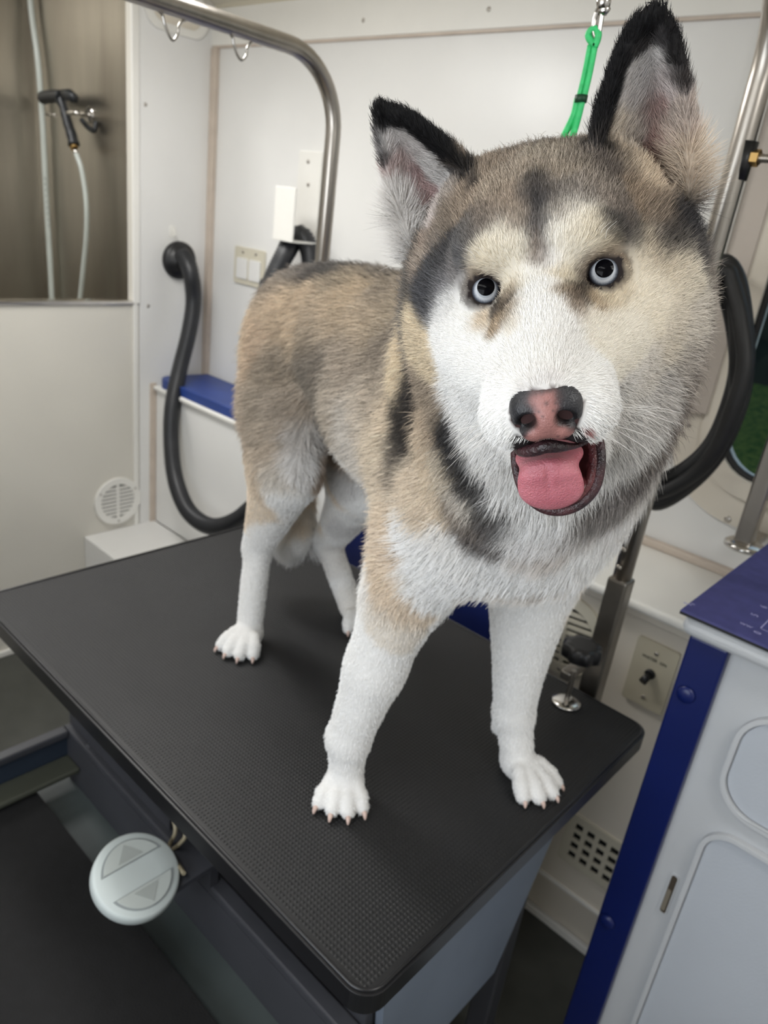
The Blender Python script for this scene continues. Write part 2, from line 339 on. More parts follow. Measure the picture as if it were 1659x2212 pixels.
# ------------------------------------------------------------------ bench with blue cushion, box step
t = thing('bench', 'white bench against the back wall with rounded blue cushion, beside the tub', 'bench', (-1.5, 1.0, 0))
YBF = .925
mb = MB(); mb.box((XL + .01, YBF, .36), (-.86, YB - .002, .838)); mb.build('bench_body', M_WALL, t, bevel=.003)
mb = MB(); mb.box((XL + .01, YBF - .012, .838), (-.86, YB - .002, .853)); mb.build('bench_edge', M_WTRIM, t, bevel=.005)
out = [(-.87, YBF - .004), (-.87, YB - .01), (XL + .03, YB - .01)] + [(XL + .065 + .05 * math.cos(a) - .0, YBF + .046 + .05 * math.sin(a)) for a in np.linspace(PI, 1.5 * PI, 7)]
mb = MB(); mb.plate(out[::-1] if False else out, [], ((0, 0, .853), (1, 0, 0), (0, 1, 0), (0, 0, 1)), .03); mb.build('cushion', M_BLUE, t, bevel=.01, seg=3)
mb = MB(); mb.box((XL + .002, .664, 0), (-.95, YBF + .0, .36)); tag(mb.build('box_step', M_WALL, bevel=.004), 'low white box step below the bench, beside the round tub vent', 'step')
t = thing('storage_seat', 'navy blue padded storage seat behind the table between the dog and the lower vent', 'seat', (-.6, .9, 0))
mb = MB(); mb.box((-.84, .735, 0), (-.352, YB - .004, .5)); mb.build('seat_base', M_WALL, t, bevel=.004)
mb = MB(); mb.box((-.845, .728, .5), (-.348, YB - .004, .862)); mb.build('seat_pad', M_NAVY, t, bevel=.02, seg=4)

# ------------------------------------------------------------------ round vents, square vent, switch plate
def round_vent(name, lab, o, u, v, w_, R, tilt, mplate, mslot, grp=None):
    o = np.array(o, float); u = np.array(u, float); v = np.array(v, float); w_ = np.array(w_, float)
    if tilt: c, s_ = math.cos(tilt), math.sin(tilt); u, v = u * c + v * s_, v * c - u * s_
    t = thing(name, lab, 'vent', tuple(o))
    MB().plate(circ(R, 48), [circ(R * .73, 40)[::-1]], (o, u, v, w_), .010).build('vent_ring', mplate, t, bevel=.004)
    MB().plate(circ(R * .75, 40), [], (o + w_ * .0005, u, v, w_), .002).build('vent_mesh', mslot, t)
    n = 9
    for k in range(n):
        y = (k - (n - 1) / 2) * R * 1.46 / n + R * .08; hw = math.sqrt(max(0, (R * .74) ** 2 - y * y)) - .001
        if hw < .01: continue
        q = o + v * y + w_ * .002; hh = R * .036
        V = [q - u * hw - v * hh, q + u * hw - v * hh, q + u * hw + v * hh, q - u * hw + v * hh]; V += [p + w_ * .006 - v * .002 for p in V]
        mb = MB(); mb.add(V, [(3, 2, 1, 0), (4, 5, 6, 7), (0, 1, 5, 4), (1, 2, 6, 5), (2, 3, 7, 6), (3, 0, 4, 7)]); mb.build('slat', mplate, t)
    q = o + w_ * .003; V = [q + u * a + v * b for a, b in ((-.004, -R * .74), (.004, -R * .74), (.004, R * .74), (-.004, R * .74))]; V += [p + w_ * .0065 for p in V]
    mb = MB(); mb.add(V, [(3, 2, 1, 0), (4, 5, 6, 7), (0, 1, 5, 4), (1, 2, 6, 5), (2, 3, 7, 6), (3, 0, 4, 7)]); mb.build('centre_bar', mplate, t)
    for k in range(3):
        a = PI / 6 + k * 2 * PI / 3; screw(o + (u * math.cos(a) + v * math.sin(a)) * R * .87 + w_ * .0095, w_, .004, t)
    return t
round_vent('round_vent', 'round white louvred vent low in the tub front, above the box step', (XL, .785, .463), (0, 1, 0), (0, 0, 1), (1, 0, 0), .083, 0, M_WTRIM, mat('vent_grey', (84, 88, 80), .7))
YW = .87
P = at(1222, 1368, y=YW)
round_vent('round_vent', 'round cream louvred vent with dark slots behind the black clamp knob', P, (1, 0, 0), (0, 0, 1), (0, -1, 0), .088, .12, M_PLATE, M_DARK)
# lower cabinet under the window ledge
t = thing('window_ledge_cabinet', 'white boxed ledge under the window with rounded front nosing', 'cabinet', (.4, 1.0, 0))
MB().box((-.32, YW, .16), (X1 - .002, YB - .002, .868)).build('cabinet_front', M_WALL2, t, bevel=.002)
MB().box((-.34, YW - .035, .868), (X1 - .002, YB - .002, .888)).build('ledge_top', M_WTRIM, t, bevel=.008, seg=3)
MB().box((-.335, YW - .014, .845), (X1 - .002, YW, .868)).build('ledge_moulding', M_WALL2, t, bevel=.006, seg=3)
MB().box((-.32, YW + .035, 0), (X1 - .002, YB - .002, .16)).build('toe_kick', M_WALL2, t)
MB().box((-.32, YW - .006, .155), (X1 - .002, YW + .01, .162)).build('kick_edge', M_WTRIM, t)
MB().box((-.32, YW + .022, 0), (X1 - .002, YW + .035, .022)).build('kick_strip', M_WTRIM, t, bevel=.003)
MB().box((-.335, YB - .02, .888), (X1 - .002, YB - .0, .905)).build('ledge_caulk', M_TRIM, t, bevel=.004)
# square grille
gc = at(1287, 1843, y=YW); gx, gz = gc[0] - .005, gc[2]
t = thing('square_grille', 'square white grille with square holes low on the ledge cabinet', 'vent', (gx, YW, gz))
hs = [[(gx + (i - 1.5) * .027 + a * .0085, gz + (j - 1.5) * .025 + b * .008) for a, b in ((-1, -1), (-1, 1), (1, 1), (1, -1))] for i in range(4) for j in range(4)]
MB().plate(rrect(.14, .13, .006, 3, gx, gz), hs, ((0, YW, 0), (1, 0, 0), (0, 0, 1), (0, -1, 0)), .006).build('grille_plate', M_PLATE, t)
MB().plate(rrect(.12, .11, .003, 2, gx, gz), [], ((0, YW, 0), (1, 0, 0), (0, 0, 1), (0, -1, 0)), .001).build('grille_back', M_DARK, t)  # dark plate put behind the holes in place of real shade
# switch plate
sx, sz = -.0895, .745
t = thing('switch_plate', 'almond switch plate with dark toggle under the window ledge, left of the cart', 'switch', (sx, YW, sz))
MB().plate(rrect(.08, .135, .005, 4, sx, sz), [], ((0, YW, 0), (1, 0, 0), (0, 0, 1), (0, -1, 0)), .007).build('cover_plate', mat('almond_switch', (196, 188, 166), .4), t, bevel=.002)
mb = MB(); mb.lathe([(.010, 0), (.010, .003), (.008, .005)], (sx, YW - .007, sz + .004), (0, -1, 0), 18); mb.tube([(sx, YW - .01, sz + .004), (sx - .004, YW - .026, sz - .008)], [.006, .0075], 12); mb.build('toggle', M_BPLAS, t)
for dz in (.048, -.048): screw((sx, YW - .007, sz + dz), (0, -1, 0), .004, t)
RX = Matrix(((1, 0, 0, 0), (0, 0, -1, 0), (0, 1, 0, 0), (0, 0, 0, 1)))
text_obj('WATER  ON', .0085, Matrix.Translation((sx, YW - .0075, sz + .034)) @ RX, M_BPLAS, t)

# ------------------------------------------------------------------ window and outside
wc = ((WX0 + WX1) / 2, (WZ0 + WZ1) / 2); ww, wh_ = WX1 - WX0, WZ1 - WZ0
t = thing('window_1', 'window', 'window', (wc[0], YB, wc[1])); del t['label'], t['category']; t['kind'] = 'structure'
FR = ((0, YB, 0), (1, 0, 0), (0, 0, 1), (0, -1, 0))
MB().plate(rrect(ww + .19, wh_ + .19, .17, 10, *wc), [rrect(ww, wh_, .09, 8, *wc)[::-1]], FR, .008).build('window_frame', M_WALL2, t, bevel=.003)
MB().plate(rrect(ww + .07, wh_ + .07, .12, 10, *wc), [rrect(ww - .002, wh_ - .002, .09, 8, *wc)[::-1]], ((0, YB - .008, 0),) + FR[1:], .010).build('inner_frame', M_WALL2, t, bevel=.004)
ring = [(p[0], YB + .002, p[1]) for p in rrect(ww - .004, wh_ - .004, .09, 8, *wc)]
MB().tube(ring, .0085, 10, closed=True).build('gasket', M_BLACK, t)
m = bpy.data.materials.new('window_glass'); m.use_nodes = True; b = m.node_tree.nodes['Principled BSDF']
b.inputs['Transmission Weight'].default_value = 1; b.inputs['Roughness'].default_value = 0; b.inputs['Base Color'].default_value = (.75, .8, .78, 1); b.inputs['IOR'].default_value = 1.1
MB().plate(rrect(ww - .01, wh_ - .01, .085, 8, *wc), [], ((0, YB + .012, 0), (1, 0, 0), (0, 0, 1), (0, 1, 0)), .003).build('pane', m, t)
for k, z in enumerate((1.16, 1.42)):
    screw((WX0 - .063, YB - .008, z), (0, -1, 0), .005, t)
P = at(1572, 1122, y=YB - .008); screw(P, (0, -1, 0), .007, t)
# white riveted channel left of the window
xr = at(1578, 450, y=YB - .03)[0]
t = thing('riveted_channel', 'white upright channel with rivets between the right arm and the window', 'channel', (xr, YB, 1.4))
MB().box((xr - .022, YB - .03, 1.19), (xr + .012, YB - .008, 1.862)).build('channel_web', M_WTRIM, t, bevel=.002)
MB().box((xr + .012, YB - .022, 1.19), (xr + .06, YB - .008, 1.862)).build('channel_flange', mat('greige_metal', (196, 186, 176), .4), t, bevel=.002)
for k in range(5): screw((xr - .005, YB - .03, 1.40 + k * .055), (0, -1, 0), .004, t, 'rivet', M_WTRIM)
M_GRASS = mat('lawn_green', (124, 130, 52), .9, 0, .3, 30, .5, 60, rgb2=(62, 88, 26))
M_HEDGE = mat('hedge_dark', (22, 30, 16), .9, 0, .3, 6, rgb2=(8, 12, 6))
mb = MB(); mb.add([(-6, 1.4, -.4), (6, 1.4, -.4), (6, 5.0, .714), (-6, 5.0, .714)], [(0, 1, 2, 3)]); tag(mb.build('lawn', M_GRASS, kind='stuff'), 'green lawn seen through the window at the right edge', 'grass')
mb = MB(); N_ = 40; Hh = [[(-6 + 12 * i / N_, 5.4 + .25 * math.sin(i * 1.7 + j) + rng.normal() * .08, .6 + j * .35) for i in range(N_ + 1)] for j in range(8)]
V = [p for r_ in Hh for p in r_]; mb.add(V, [(j * (N_ + 1) + i, j * (N_ + 1) + i + 1, (j + 1) * (N_ + 1) + i + 1, (j + 1) * (N_ + 1) + i) for j in range(7) for i in range(N_)]); tag(mb.build('hedge', M_HEDGE, kind='stuff'), 'dark hedge beyond the lawn seen through the window', 'hedge')

# ------------------------------------------------------------------ coiled black hose and its peg
t = thing('coiled_hose', 'thick black rubber hose hanging in a coil before the window', 'hose', tuple(at(1560, 600, y=.93)))
def coil_pts(s, y, jit):
    base = [(1535, 585), (1566, 566), (1592, 600), (1607, 680), (1612, 780), (1596, 880), (1548, 985), (1480, 1055), (1415, 1088), (1380, 1050), (1385, 960), (1420, 850), (1460, 740), (1500, 640)]
    cx, cy = 1500, 830
    return [at(cx + (px - cx) * s + jit * math.sin(i * 2.1), cy + (py - cy) * s + jit * math.cos(i * 1.3), y=y + .008 * math.sin(i * 1.1 + jit)) for i, (px, py) in enumerate(base)]
for s, y, j in ((1.0, .93, 0), (.93, .915, 6), (.87, .935, -5), (.97, .95, 4), (.8, .945, 3)):
    P = coil_pts(s, y, j); Q = spline(P + [P[0]], 6)[:-1]
    MB().tube(Q, .0135, 14, closed=True).build('hose_turn', M_BLACK, t)
pg = at(1545, 560, y=.93)
mb = MB(); mb.tube([(pg[0] - .01, YB - .008, pg[2] - .02), (pg[0] - .01, .90, pg[2] - .02), (pg[0] - .01, .895, pg[2] + .01)], .006, 12); tag(mb.build('coil_peg', M_CHROME), 'steel wall peg carrying the coiled black hose', 'hook')

# ------------------------------------------------------------------ chrome post at the right edge
t = thing('chrome_post', 'chrome upright post with foot flange before the window, at the right edge', 'post', tuple(at(1605, 1180, y=1.0)))
pb = at(1606, 1172, y=1.0); px_, pz_ = pb[0], pb[2]
mb = MB(); mb.tube([(px_, 1.0, pz_), (px_, 1.0, 1.86)], .0135, 20); mb.build('round_post', M_CHROME, t)
mb = MB(); mb.box((px_ - .0155, .985, pz_ + .002), (px_ + .0155, 1.015, pz_ + .26)); mb.build('square_sleeve', M_STEEL, t, bevel=.004)
mb = MB(); mb.lathe([(.036, -.006), (.036, 0), (.03, .004), (.018, .006)], (px_ + .004, 1.0, pz_ - .002), (0, 0, 1), 28); mb.build('foot_flange', M_CHROME, t)
mb = MB(); mb.box((px_ + .01, .99, pz_ + .09), (px_ + .42, 1.012, pz_ + .115)); mb.build('cross_bar', M_STEEL, t, bevel=.003)
mb = MB(); mb.box((px_ - .012, 1.0, pz_ - .02), (px_ + .012, YB - .008, pz_ - .006)); mb.build('wall_bracket', M_STEEL, t, bevel=.002)
# ------------------------------------------------------------------ grooming table
TZ = .8
M_MAT = mat('black_table_mat', (28, 28, 29), .45, 0, .12, 14, spec=.4)
M_EDGE = mat('black_edge_band', (24, 24, 26), .28, 0, .1, 20)
M_GREYB = mat('blue_grey_steel', (122, 132, 146), .42, 0, .06, 10)
M_DGREY = mat('dark_grey_steel', (64, 65, 70), .45, 0, .08, 10)
TR = thing('grooming_table', 'black rubber topped grooming table the husky stands on', 'table', (-.46, .31, 0))
TX0, TX1, TY0, TY1 = -.923, .002, -.001, .628
tw, th_ = TX1 - TX0, TY1 - TY0; tcx, tcy = (TX0 + TX1) / 2, (TY0 + TY1) / 2
MB().plate(rrect(tw, th_, .028, 8, tcx, tcy), [], ((0, 0, TZ - .026), (1, 0, 0), (0, 1, 0), (0, 0, 1)), .026).build('table_top', M_EDGE, TR, bevel=.005, seg=3)
mat_o = MB().plate(rrect(tw - .014, th_ - .014, .022, 8, tcx, tcy), [], ((0, 0, TZ - .001), (1, 0, 0), (0, 1, 0), (0, 0, 1)), .0016).build('rubber_mat', M_MAT, TR)
ring = [(p[0], p[1], TZ + .0006) for p in rrect(tw - .010, th_ - .010, .024, 8, tcx, tcy)]
MB().tube(ring, .0022, 8, closed=True).build('mat_bead', M_EDGE, TR)
# raised studs of the mat: far too many to count
pit = .00515; xs = np.arange(TX0 + .014, TX1 - .012, pit); ys = np.arange(TY0 + .014, TY1 - .012, pit)
gx_, gy_ = np.meshgrid(xs, ys); gx_ = gx_.ravel(); gy_ = gy_.ravel(); z0 = TZ + .0004; hb = .0010; rb = .0021
cor = np.array([(-1, -1), (1, -1), (1, 1), (-1, 1)]) * rb
Vb = np.zeros((len(gx_), 8, 3)); Vb[:, :4, 0] = gx_[:, None] + cor[:, 0]; Vb[:, :4, 1] = gy_[:, None] + cor[:, 1]; Vb[:, :4, 2] = z0
Vb[:, 4:, 0] = gx_[:, None] + cor[:, 0] * .45; Vb[:, 4:, 1] = gy_[:, None] + cor[:, 1] * .45; Vb[:, 4:, 2] = z0 + hb
base = (np.arange(len(gx_)) * 8)[:, None, None]
Fb = (base + np.array([(4, 5, 6, 7), (0, 1, 5, 4), (1, 2, 6, 5), (2, 3, 7, 6), (3, 0, 4, 7)])[None]).reshape(-1, 4)
me = bpy.data.meshes.new('mat_studs'); me.vertices.add(Vb.size // 3); me.vertices.foreach_set('co', Vb.ravel()); me.loops.add(Fb.size); me.loops.foreach_set('vertex_index', Fb.ravel().astype(np.int32))
me.polygons.add(len(Fb)); me.polygons.foreach_set('loop_start', np.arange(0, Fb.size, 4, dtype=np.int32)); me.update(calc_edges=True); me.materials.append(M_MAT)
so = bpy.data.objects.new('mat_studs', me); COL.objects.link(so); so.parent = TR; so.matrix_parent_inverse = Matrix.Translation((.46, -.31, 0)); so['kind'] = 'stuff'
# frame under the top
FX0, FX1, FY0, FY1 = -.825, -.03, .095, .56
RZ = .55
MB().box((FX0, FY0 + .012, RZ), (FX0 + .33, FY0 + .02, TZ - .026)).build('side_panel', M_DGREY, TR)
mb = MB(); mb.box((FX0, FY0, RZ - .016), (-.06, FY0 + .024, RZ)); mb.build('front_rail', M_DGREY, TR, bevel=.003)
mb = MB(); mb.box((FX0 + .33, FY0 + .02, RZ + .05), (-.1, FY0 + .03, TZ - .026)); mb.build('inner_panel', mat('navy_steel', (34, 40, 54), .5), TR)
for k, (bx_, bz_) in enumerate(((at(196, 1612, y=FY0 + .012)[0], at(196, 1612, y=FY0 + .012)[2]),)):
    mb = MB(); mb.lathe([(.008, 0), (.008, .006), (.005, .008)], (bx_, FY0 + .012, bz_), (0, -1, 0), 6, False); mb.build('bolt', M_DGREY, TR)
MB().box((FX1 - .012, .088, TZ - .075), (FX1, .56, TZ - .026)).build('end_rail', M_GREYB, TR, bevel=.003)
MB().box((FX1 - .035, .076, TZ - .080), (FX1 - .012, .096, TZ - .026)).build('corner_block', M_BPLAS, TR, bevel=.002)
# tapered end panel
mb = MB(); V = [(FX1 - .035, .115, TZ - .07), (FX1 - .035, .57, TZ - .026), (FX1 - .035, .57, TZ - .12), (FX1 - .035, .44, .36), (FX1 - .035, .16, .36)]
V += [(p[0] - .012, p[1], p[2]) for p in V]; mb.add(V, [(0, 4, 3, 2, 1), (5, 6, 7, 8, 9)] + [(i, (i + 1) % 5, (i + 1) % 5 + 5, i + 5) for i in range(5)]); mb.build('end_panel', M_GREYB, TR)
MB().box((-.78, .12, .3), (-.1, .55, .5)).build('motor_box', M_DGREY, TR, bevel=.01)
for x in (-.8, -.12):
    for y in (.14, .52): MB().box((x, y - .02, .02), (x + .04, y + .02, RZ + .1)).build('leg', M_DGREY, TR, bevel=.004)
for x in (-.8, -.12): MB().box((x - .01, -.0 + .08, 0), (x + .05, .60, .03)).build('foot_bar', M_DGREY, TR, bevel=.005)
# pull-out step beside the table with its black pad
t = thing('side_tray', 'grey steel framed tray beside the table, holding a black pad', 'tray', (-.5, -.15, .5))
M_TEAL = mat('teal_grey_paint', (74, 82, 82), .5, 0, .1, 8); M_OLIVE = mat('olive_grey_paint', (70, 72, 62), .55)
YE = -.50
MB().box((FX0, YE, RZ - .014), (FX0 + .022, FY0, RZ)).build('left_rail', M_DGREY, t, bevel=.003)
MB().box((FX0 + .002, YE, RZ - .06), (FX0 + .012, FY0, RZ - .014)).build('left_side', mat('navy_paint', (44, 54, 68), .5), t)
MB().box((FX0 + .012, YE, RZ - .068), (FX0 + .06, FY0, RZ - .058)).build('inner_ledge', M_OLIVE, t, bevel=.003)
MB().box((FX0, YE, RZ - .125), (-.05, FY0 + .02, RZ - .11)).build('tray_floor', M_TEAL, t)
MB().box((FX0 + .012, FY0 - .0, RZ - .115), (-.06, FY0 + .012, RZ - .016)).build('back_side', M_DGREY, t)
for x in (FX0 + .02, -.12): MB().box((x, YE, 0), (x + .04, YE + .04, RZ - .12)).build('leg', M_DGREY, t, bevel=.004)
MB().box((-.07, YE, RZ - .12), (-.06, FY0, RZ - .05)).build('right_side', M_DGREY, t)
a = at(60, 1702, z=RZ - .075); b = at(500, 2180, z=RZ - .075)
mx0, my1 = a[0] - .085, (a[1] + b[1]) / 2 - .008
mb = MB(); mb.plate(rrect(-.075 - mx0, my1 - YE + .04, .09, 12, (-.075 + mx0) / 2, (my1 + YE - .04) / 2), [], ((0, 0, RZ - .11), (1, 0, 0), (0, 1, 0), (0, 0, 1)), .035)
tag(mb.build('black_pad', mat('black_felt_mat', (13, 13, 14), .85, 0, .3, 60, .4, 400), bevel=.006), 'black rounded rubber pad in the tray at the lower left', 'mat')

# ------------------------------------------------------------------ round two-button controller
CZ = .625
cc = at(297, 1888, z=CZ); RC = .058
t = thing('table_controller', 'round pale grey controller with two arrow buttons on the table side', 'controller', tuple(cc))
M_CTRL = mat('pale_grey_plastic', (196, 204, 202), .5, 0, .03); M_CTRL2 = mat('pale_grey_button', (188, 194, 190), .55, 0, .03)
mb = MB(); mb.lathe([(RC * .93, -.022), (RC, -.015), (RC, -.004), (RC * .975, 0), (RC * .93, .0015), (RC * .5, .002), (0, .002)], cc, (0, 0, 1), 64); mb.build('housing', M_CTRL, t)
for s_ in (-1, 1):
    d_ = RC * .24; R_ = RC * .82; a0 = math.acos(d_ / R_)
    seg = [(s_ * R_ * math.cos(a), R_ * math.sin(a)) for a in np.linspace(-a0 + .06, a0 - .06, 22)]
    if s_ < 0: seg = seg[::-1]
    mb = MB(); sc = lambda k, q: [(s_ * (RC * .50) + (p[0] - s_ * RC * .5) * k, p[1] * k) for p in q]
    mb.plate(sc(1.0, seg), [], (cc + [0, 0, .0015], (1, 0, 0), (0, 1, 0), (0, 0, 1)), .0012); mb.build('button_rim', mat('groove_grey', (150, 156, 156), .6), t)
    mb = MB(); mb.plate(sc(.9, seg), [], (cc + [0, 0, .002], (1, 0, 0), (0, 1, 0), (0, 0, 1)), .002); bt = mb.build('button', M_CTRL2, t, bevel=.0008)
    cx_ = s_ * RC * .52; q = [(cx_ + s_ * .012, 0), (cx_ - s_ * .009, .018), (cx_ - s_ * .009, -.018)]
    if s_ < 0: q = q[::-1]
    mb = MB(); mb.plate(q, [], (cc + [0, 0, .004], (1, 0, 0), (0, 1, 0), (0, 0, 1)), .0006); mb.build('arrow', mat('arrow_grey', (170, 175, 171), .8), bt)
MB().box((cc[0] - .035, cc[1] + .01, CZ - .034), (cc[0] + .035, FY0 + .012, CZ - .026)).build('mounting_plate', M_DGREY, t)
MB().box((cc[0] - .03, FY0 - .002, RZ), (cc[0] + .03, FY0 + .012, CZ - .022)).build('mounting_leg', M_DGREY, t)
RTC = Matrix.Rotation(math.radians(24), 4, 'Y') @ Matrix.Rotation(math.radians(-4), 4, 'X')
for o in t.children:
    if o.name.split('.')[0] in ('housing', 'button', 'button_rim'): o.matrix_parent_inverse = RTC @ Matrix.Translation(-Vector(cc))
M_CAB = mat('beige_cable', (150, 140, 116), .45)
for k, (dx, pts) in enumerate((((0), [(366, 1832), (378, 1800), (376, 1775), (358, 1742)]), ((0), [(372, 1842), (386, 1825), (400, 1806), (392, 1780)]))):
    P = [at(px, py, y=FY0 - .03 + .004 * i) for i, (px, py) in enumerate(pts)]; MB().tube(spline([np.array([cc[0] + .02 + .01 * k, cc[1] + .052, CZ - .012])] + P, 6), .003, 10).build('cable', M_CAB, t)

# ------------------------------------------------------------------ overhead arms
AY = .662
def arm_tube(x, ztop, ybend, r=.0135, yend=-.55, R_=.085, xt=0, zb=.68):
    P = [(x, AY, zb), (x, AY, ztop - R_)]
    P += [(x + xt * math.sin(a) * .2, AY - R_ * (1 - math.cos(a)), ztop - R_ + R_ * math.sin(a)) for a in np.linspace(.12, PI / 2, 12)]
    P += [(x + xt * .2 + xt * .8 * k / 6, AY - R_ - (AY - R_ - yend) * k / 6, ztop + .01 * k / 6) for k in range(1, 7)]
    return P
lx = -.857
LT = at(640, 125, y=AY - .1)[2] 
t = thing('overhead_arm', 'brushed steel overhead arm at the table far left with two wire hooks', 'grooming arm', (lx, AY, .8))
ZT = 1.716
MB().tube(arm_tube(lx, ZT, 0, R_=.12), .0145, 24).build('bent_tube', M_STEEL, t)
for (pxa, pxb, pym) in (((352, 22), (392, 34), 80), ((503, 74), (540, 88), 125)):
    ya = None
    A = at(*pxa, x=lx); B = at(*pxb, x=lx); Mid = (A + B) / 2; dz = .034
    z0_ = ZT + .002 - .0125
    P = [(lx, A[1] - .014, z0_ + .001), (lx, A[1] - .002, z0_ - .003), (lx, A[1] + .003, z0_ - .014), (lx, A[1] + .010, z0_ - .026), (lx, Mid[1] + .002, z0_ - .032), (lx, B[1] - .006, z0_ - .024), (lx, B[1] - .004, z0_ - .012), (lx, B[1] + .004, z0_ - .003), (lx, B[1] + .016, z0_ + .001)]
    MB().tube(spline(P, 5), .0022, 10).build('wire_hook', M_CHROME, t)
# mount of left arm under the table edge
MB().box((lx - .02, .60, .74), (lx + .02, .685, .772)).build('arm_socket', M_STEEL, t, bevel=.003)
rx = -.116
t = thing('clamp_post', 'brushed steel arm clamped at the table corner right of the dog', 'grooming arm', (rx, AY, .8))
MB().tube(arm_tube(rx, 1.812, 0, R_=.14, xt=.03), .0145, 24).build('bent_tube', M_STEEL, t)
MB().box((rx - .0165, AY - .0165, .72), (rx + .0165, AY + .0165, 1.0)).build('square_sleeve', mat('dull_steel', (150, 144, 136), .35, 1.0, .1, 20), t, bevel=.004)
# lock screws on sleeve
for z in (1.02, 1.05): screw((rx - .004, AY - .0145, z), (0, -1, 0), .005, t)
cpx = at(1222, 1520, z=TZ); cxp, cyp = cpx[0], cpx[1] 
MB().box((cxp - .016, cyp - .014, .846), (rx + .0, AY - .0, .862)).build('clamp_bracket', MATS['dull_steel'], t, bevel=.003)
MB().box((rx - .018, cyp - .01, .862 - .1), (rx + .018, AY, .772)).build('clamp_jaw', MATS['dull_steel'], t, bevel=.003)
mb = MB(); mb.lathe([(.022, 0), (.0235, .002), (.0222, .004), (.013, .0065), (.006, .0075)], (cxp, cyp, TZ + .0015), (0, 0, 1), 36); mb.build('clamp_foot', M_CHROME, t)
mb = MB(); Q = [(cxp, cyp, TZ + .007 + .0008 * k) for k in range(70)]; mb.tube(Q, [.0042 if k % 2 else .0034 for k in range(70)], 14); mb.build('threaded_rod', M_STEEL, t)
def star_knob(o, ax, R_, h, lobes=8):
    mb = MB(); n = 64; a = np.array(ax, float); a /= np.linalg.norm(a); q = np.array((0, 0, 1.) if abs(a[2]) < .9 else (1., 0, 0)); q -= a * (q @ a); q /= np.linalg.norm(q); w_ = np.cross(a, q); o = np.array(o, float)
    V = []; pr_ = [(.35, -.6 * h), (.42, -.25 * h), (.78, -.2 * h), (.98, 0), (1.0, h * .5), (.97, h * .8), (.85, h), (.6, h * 1.03)]
    for (rr, hh) in pr_:
        for k in range(n):
            th = 2 * PI * k / n; r_ = R_ * rr * (1 + (.07 * math.cos(lobes * th) if rr > .7 else 0)); V.append(o + a * hh + r_ * (math.cos(th) * q + math.sin(th) * w_))
    F = [(i * n + k, i * n + (k + 1) % n, (i + 1) * n + (k + 1) % n, (i + 1) * n + k) for i in range(len(pr_) - 1) for k in range(n)] + [tuple(range(n))[::-1], tuple((len(pr_) - 1) * n + k for k in range(n))]
    mb.add(V, F, True); mb.sm[-1] = False; return mb
star_knob((cxp + .002, cyp + .004, .889), (0, 0, 1), .030, .021).build('star_knob', M_BPLAS, t)
# clamp on the upright with a rod to the right
zk = at(1610, 345, y=AY - .0)[2]
t = thing('rod_clamp', 'black clamp with brass nut and threaded rod on the right arm, beside the ear', 'clamp', (rx, AY, zk))
P0 = at(1608, 348, y=AY)
MB().tube([P0 + np.array([-.002, 0, -.022]), P0 + np.array([-.002, 0, .022])], [.011, .013], 14).build('clamp_body', M_BPLAS, t)
mb = MB(); mb.lathe([(.010, 0), (.010, .009)], P0 + np.array([.008, 0, .004]), (1, 0, 0), 6, False); mb.build('brass_nut', M_BRASS, t)
mb = MB(); Q = [P0 + np.array([.015 + .002 * k, 0, .004]) for k in range(40)]; mb.tube(Q, [.0055 if k % 2 else .0047 for k in range(40)], 12); mb.build('threaded_rod', M_STEEL, t)
# second star knob on the upright, behind the ruff
zk = at(1500, 835, y=AY - .02)
t2 = thing('pole_knob', 'black star knob on the right arm between the dog neck and coiled hose', 'knob', tuple(zk))
star_knob(zk + np.array([-.004, -.012, 0]), (-.75, -.65, 0), .022, .016, 7).build('star_head', M_BPLAS, t2)
MB().tube([zk + np.array([0, -.01, 0]), np.array([rx, AY, zk[2]])], .006, 12).build('knob_stem', M_STEEL, t2)

# ------------------------------------------------------------------ green leash loop and snap
M_GREEN = mat('green_nylon', (60, 212, 124), .45, 0, .1, 200, .2, 800)
YLs = .30
def lp(px, py, dy=0): return at(px, py, y=YLs + dy)
t = thing('noose_leash', 'bright green nylon grooming loop hanging behind the dog head', 'leash', tuple(lp(1285, 70)))
MB().tube(spline([lp(1288, 100), lp(1276, 88), lp(1271, 76), lp(1277, 66), lp(1286, 63), lp(1292, 70), lp(1291, 84), lp(1284, 102)], 5), .0032, 10).build('top_eye', M_GREEN, t)
for dx, dy in ((-5.0, 0), (-1.4, .002), (2.2, .002), (5.6, 0)):
    MB().tube(spline([lp(1280 + dx, 98, dy), lp(1268 + dx, 160, dy), lp(1255 + dx, 215, dy)], 5), .0027, 10).build('cord_strand', M_GREEN, t)
e1 = np.array([-.045, .19, 1.50]); 
for (dx, dx2) in ((-6, -12), (4.5, 6)):
    P = [lp(1254 + dx, 212), lp(1245 + dx, 250), lp(1232 + dx2, 290), at(1222 + dx2, 318, y=YLs - .02), at(1205 + dx2 * 2, 420, y=YLs - .04)]
    P = P[:-1] + [np.array([-.118 + dx * .0012, .212 + dx * .0012, 1.462])]
    MB().tube(spline(P, 6), .0027, 10, flat=1.3).build('neck_strand', M_GREEN, t)
na = np.array([.125, -.155, .145]); na /= np.linalg.norm(na); nu = np.array([0, 0, 1.]) - na * na[2]; nu /= np.linalg.norm(nu); ns_ = np.cross(na, nu); nc = np.array([-.088, .180, 1.385])
MB().tube([nc + .092 * (math.cos(a) * nu + math.sin(a) * ns_) for a in np.linspace(0, 2 * PI, 40, endpoint=False)], .0027, 10, closed=True).build('neck_loop', M_GREEN, t)
mb = MB(); mb.tube([lp(1256, 206), lp(1254, 222)], [.006, .0055], 12); mb.build('slider', mat('dark_green_slider', (10, 60, 34), .5), t)
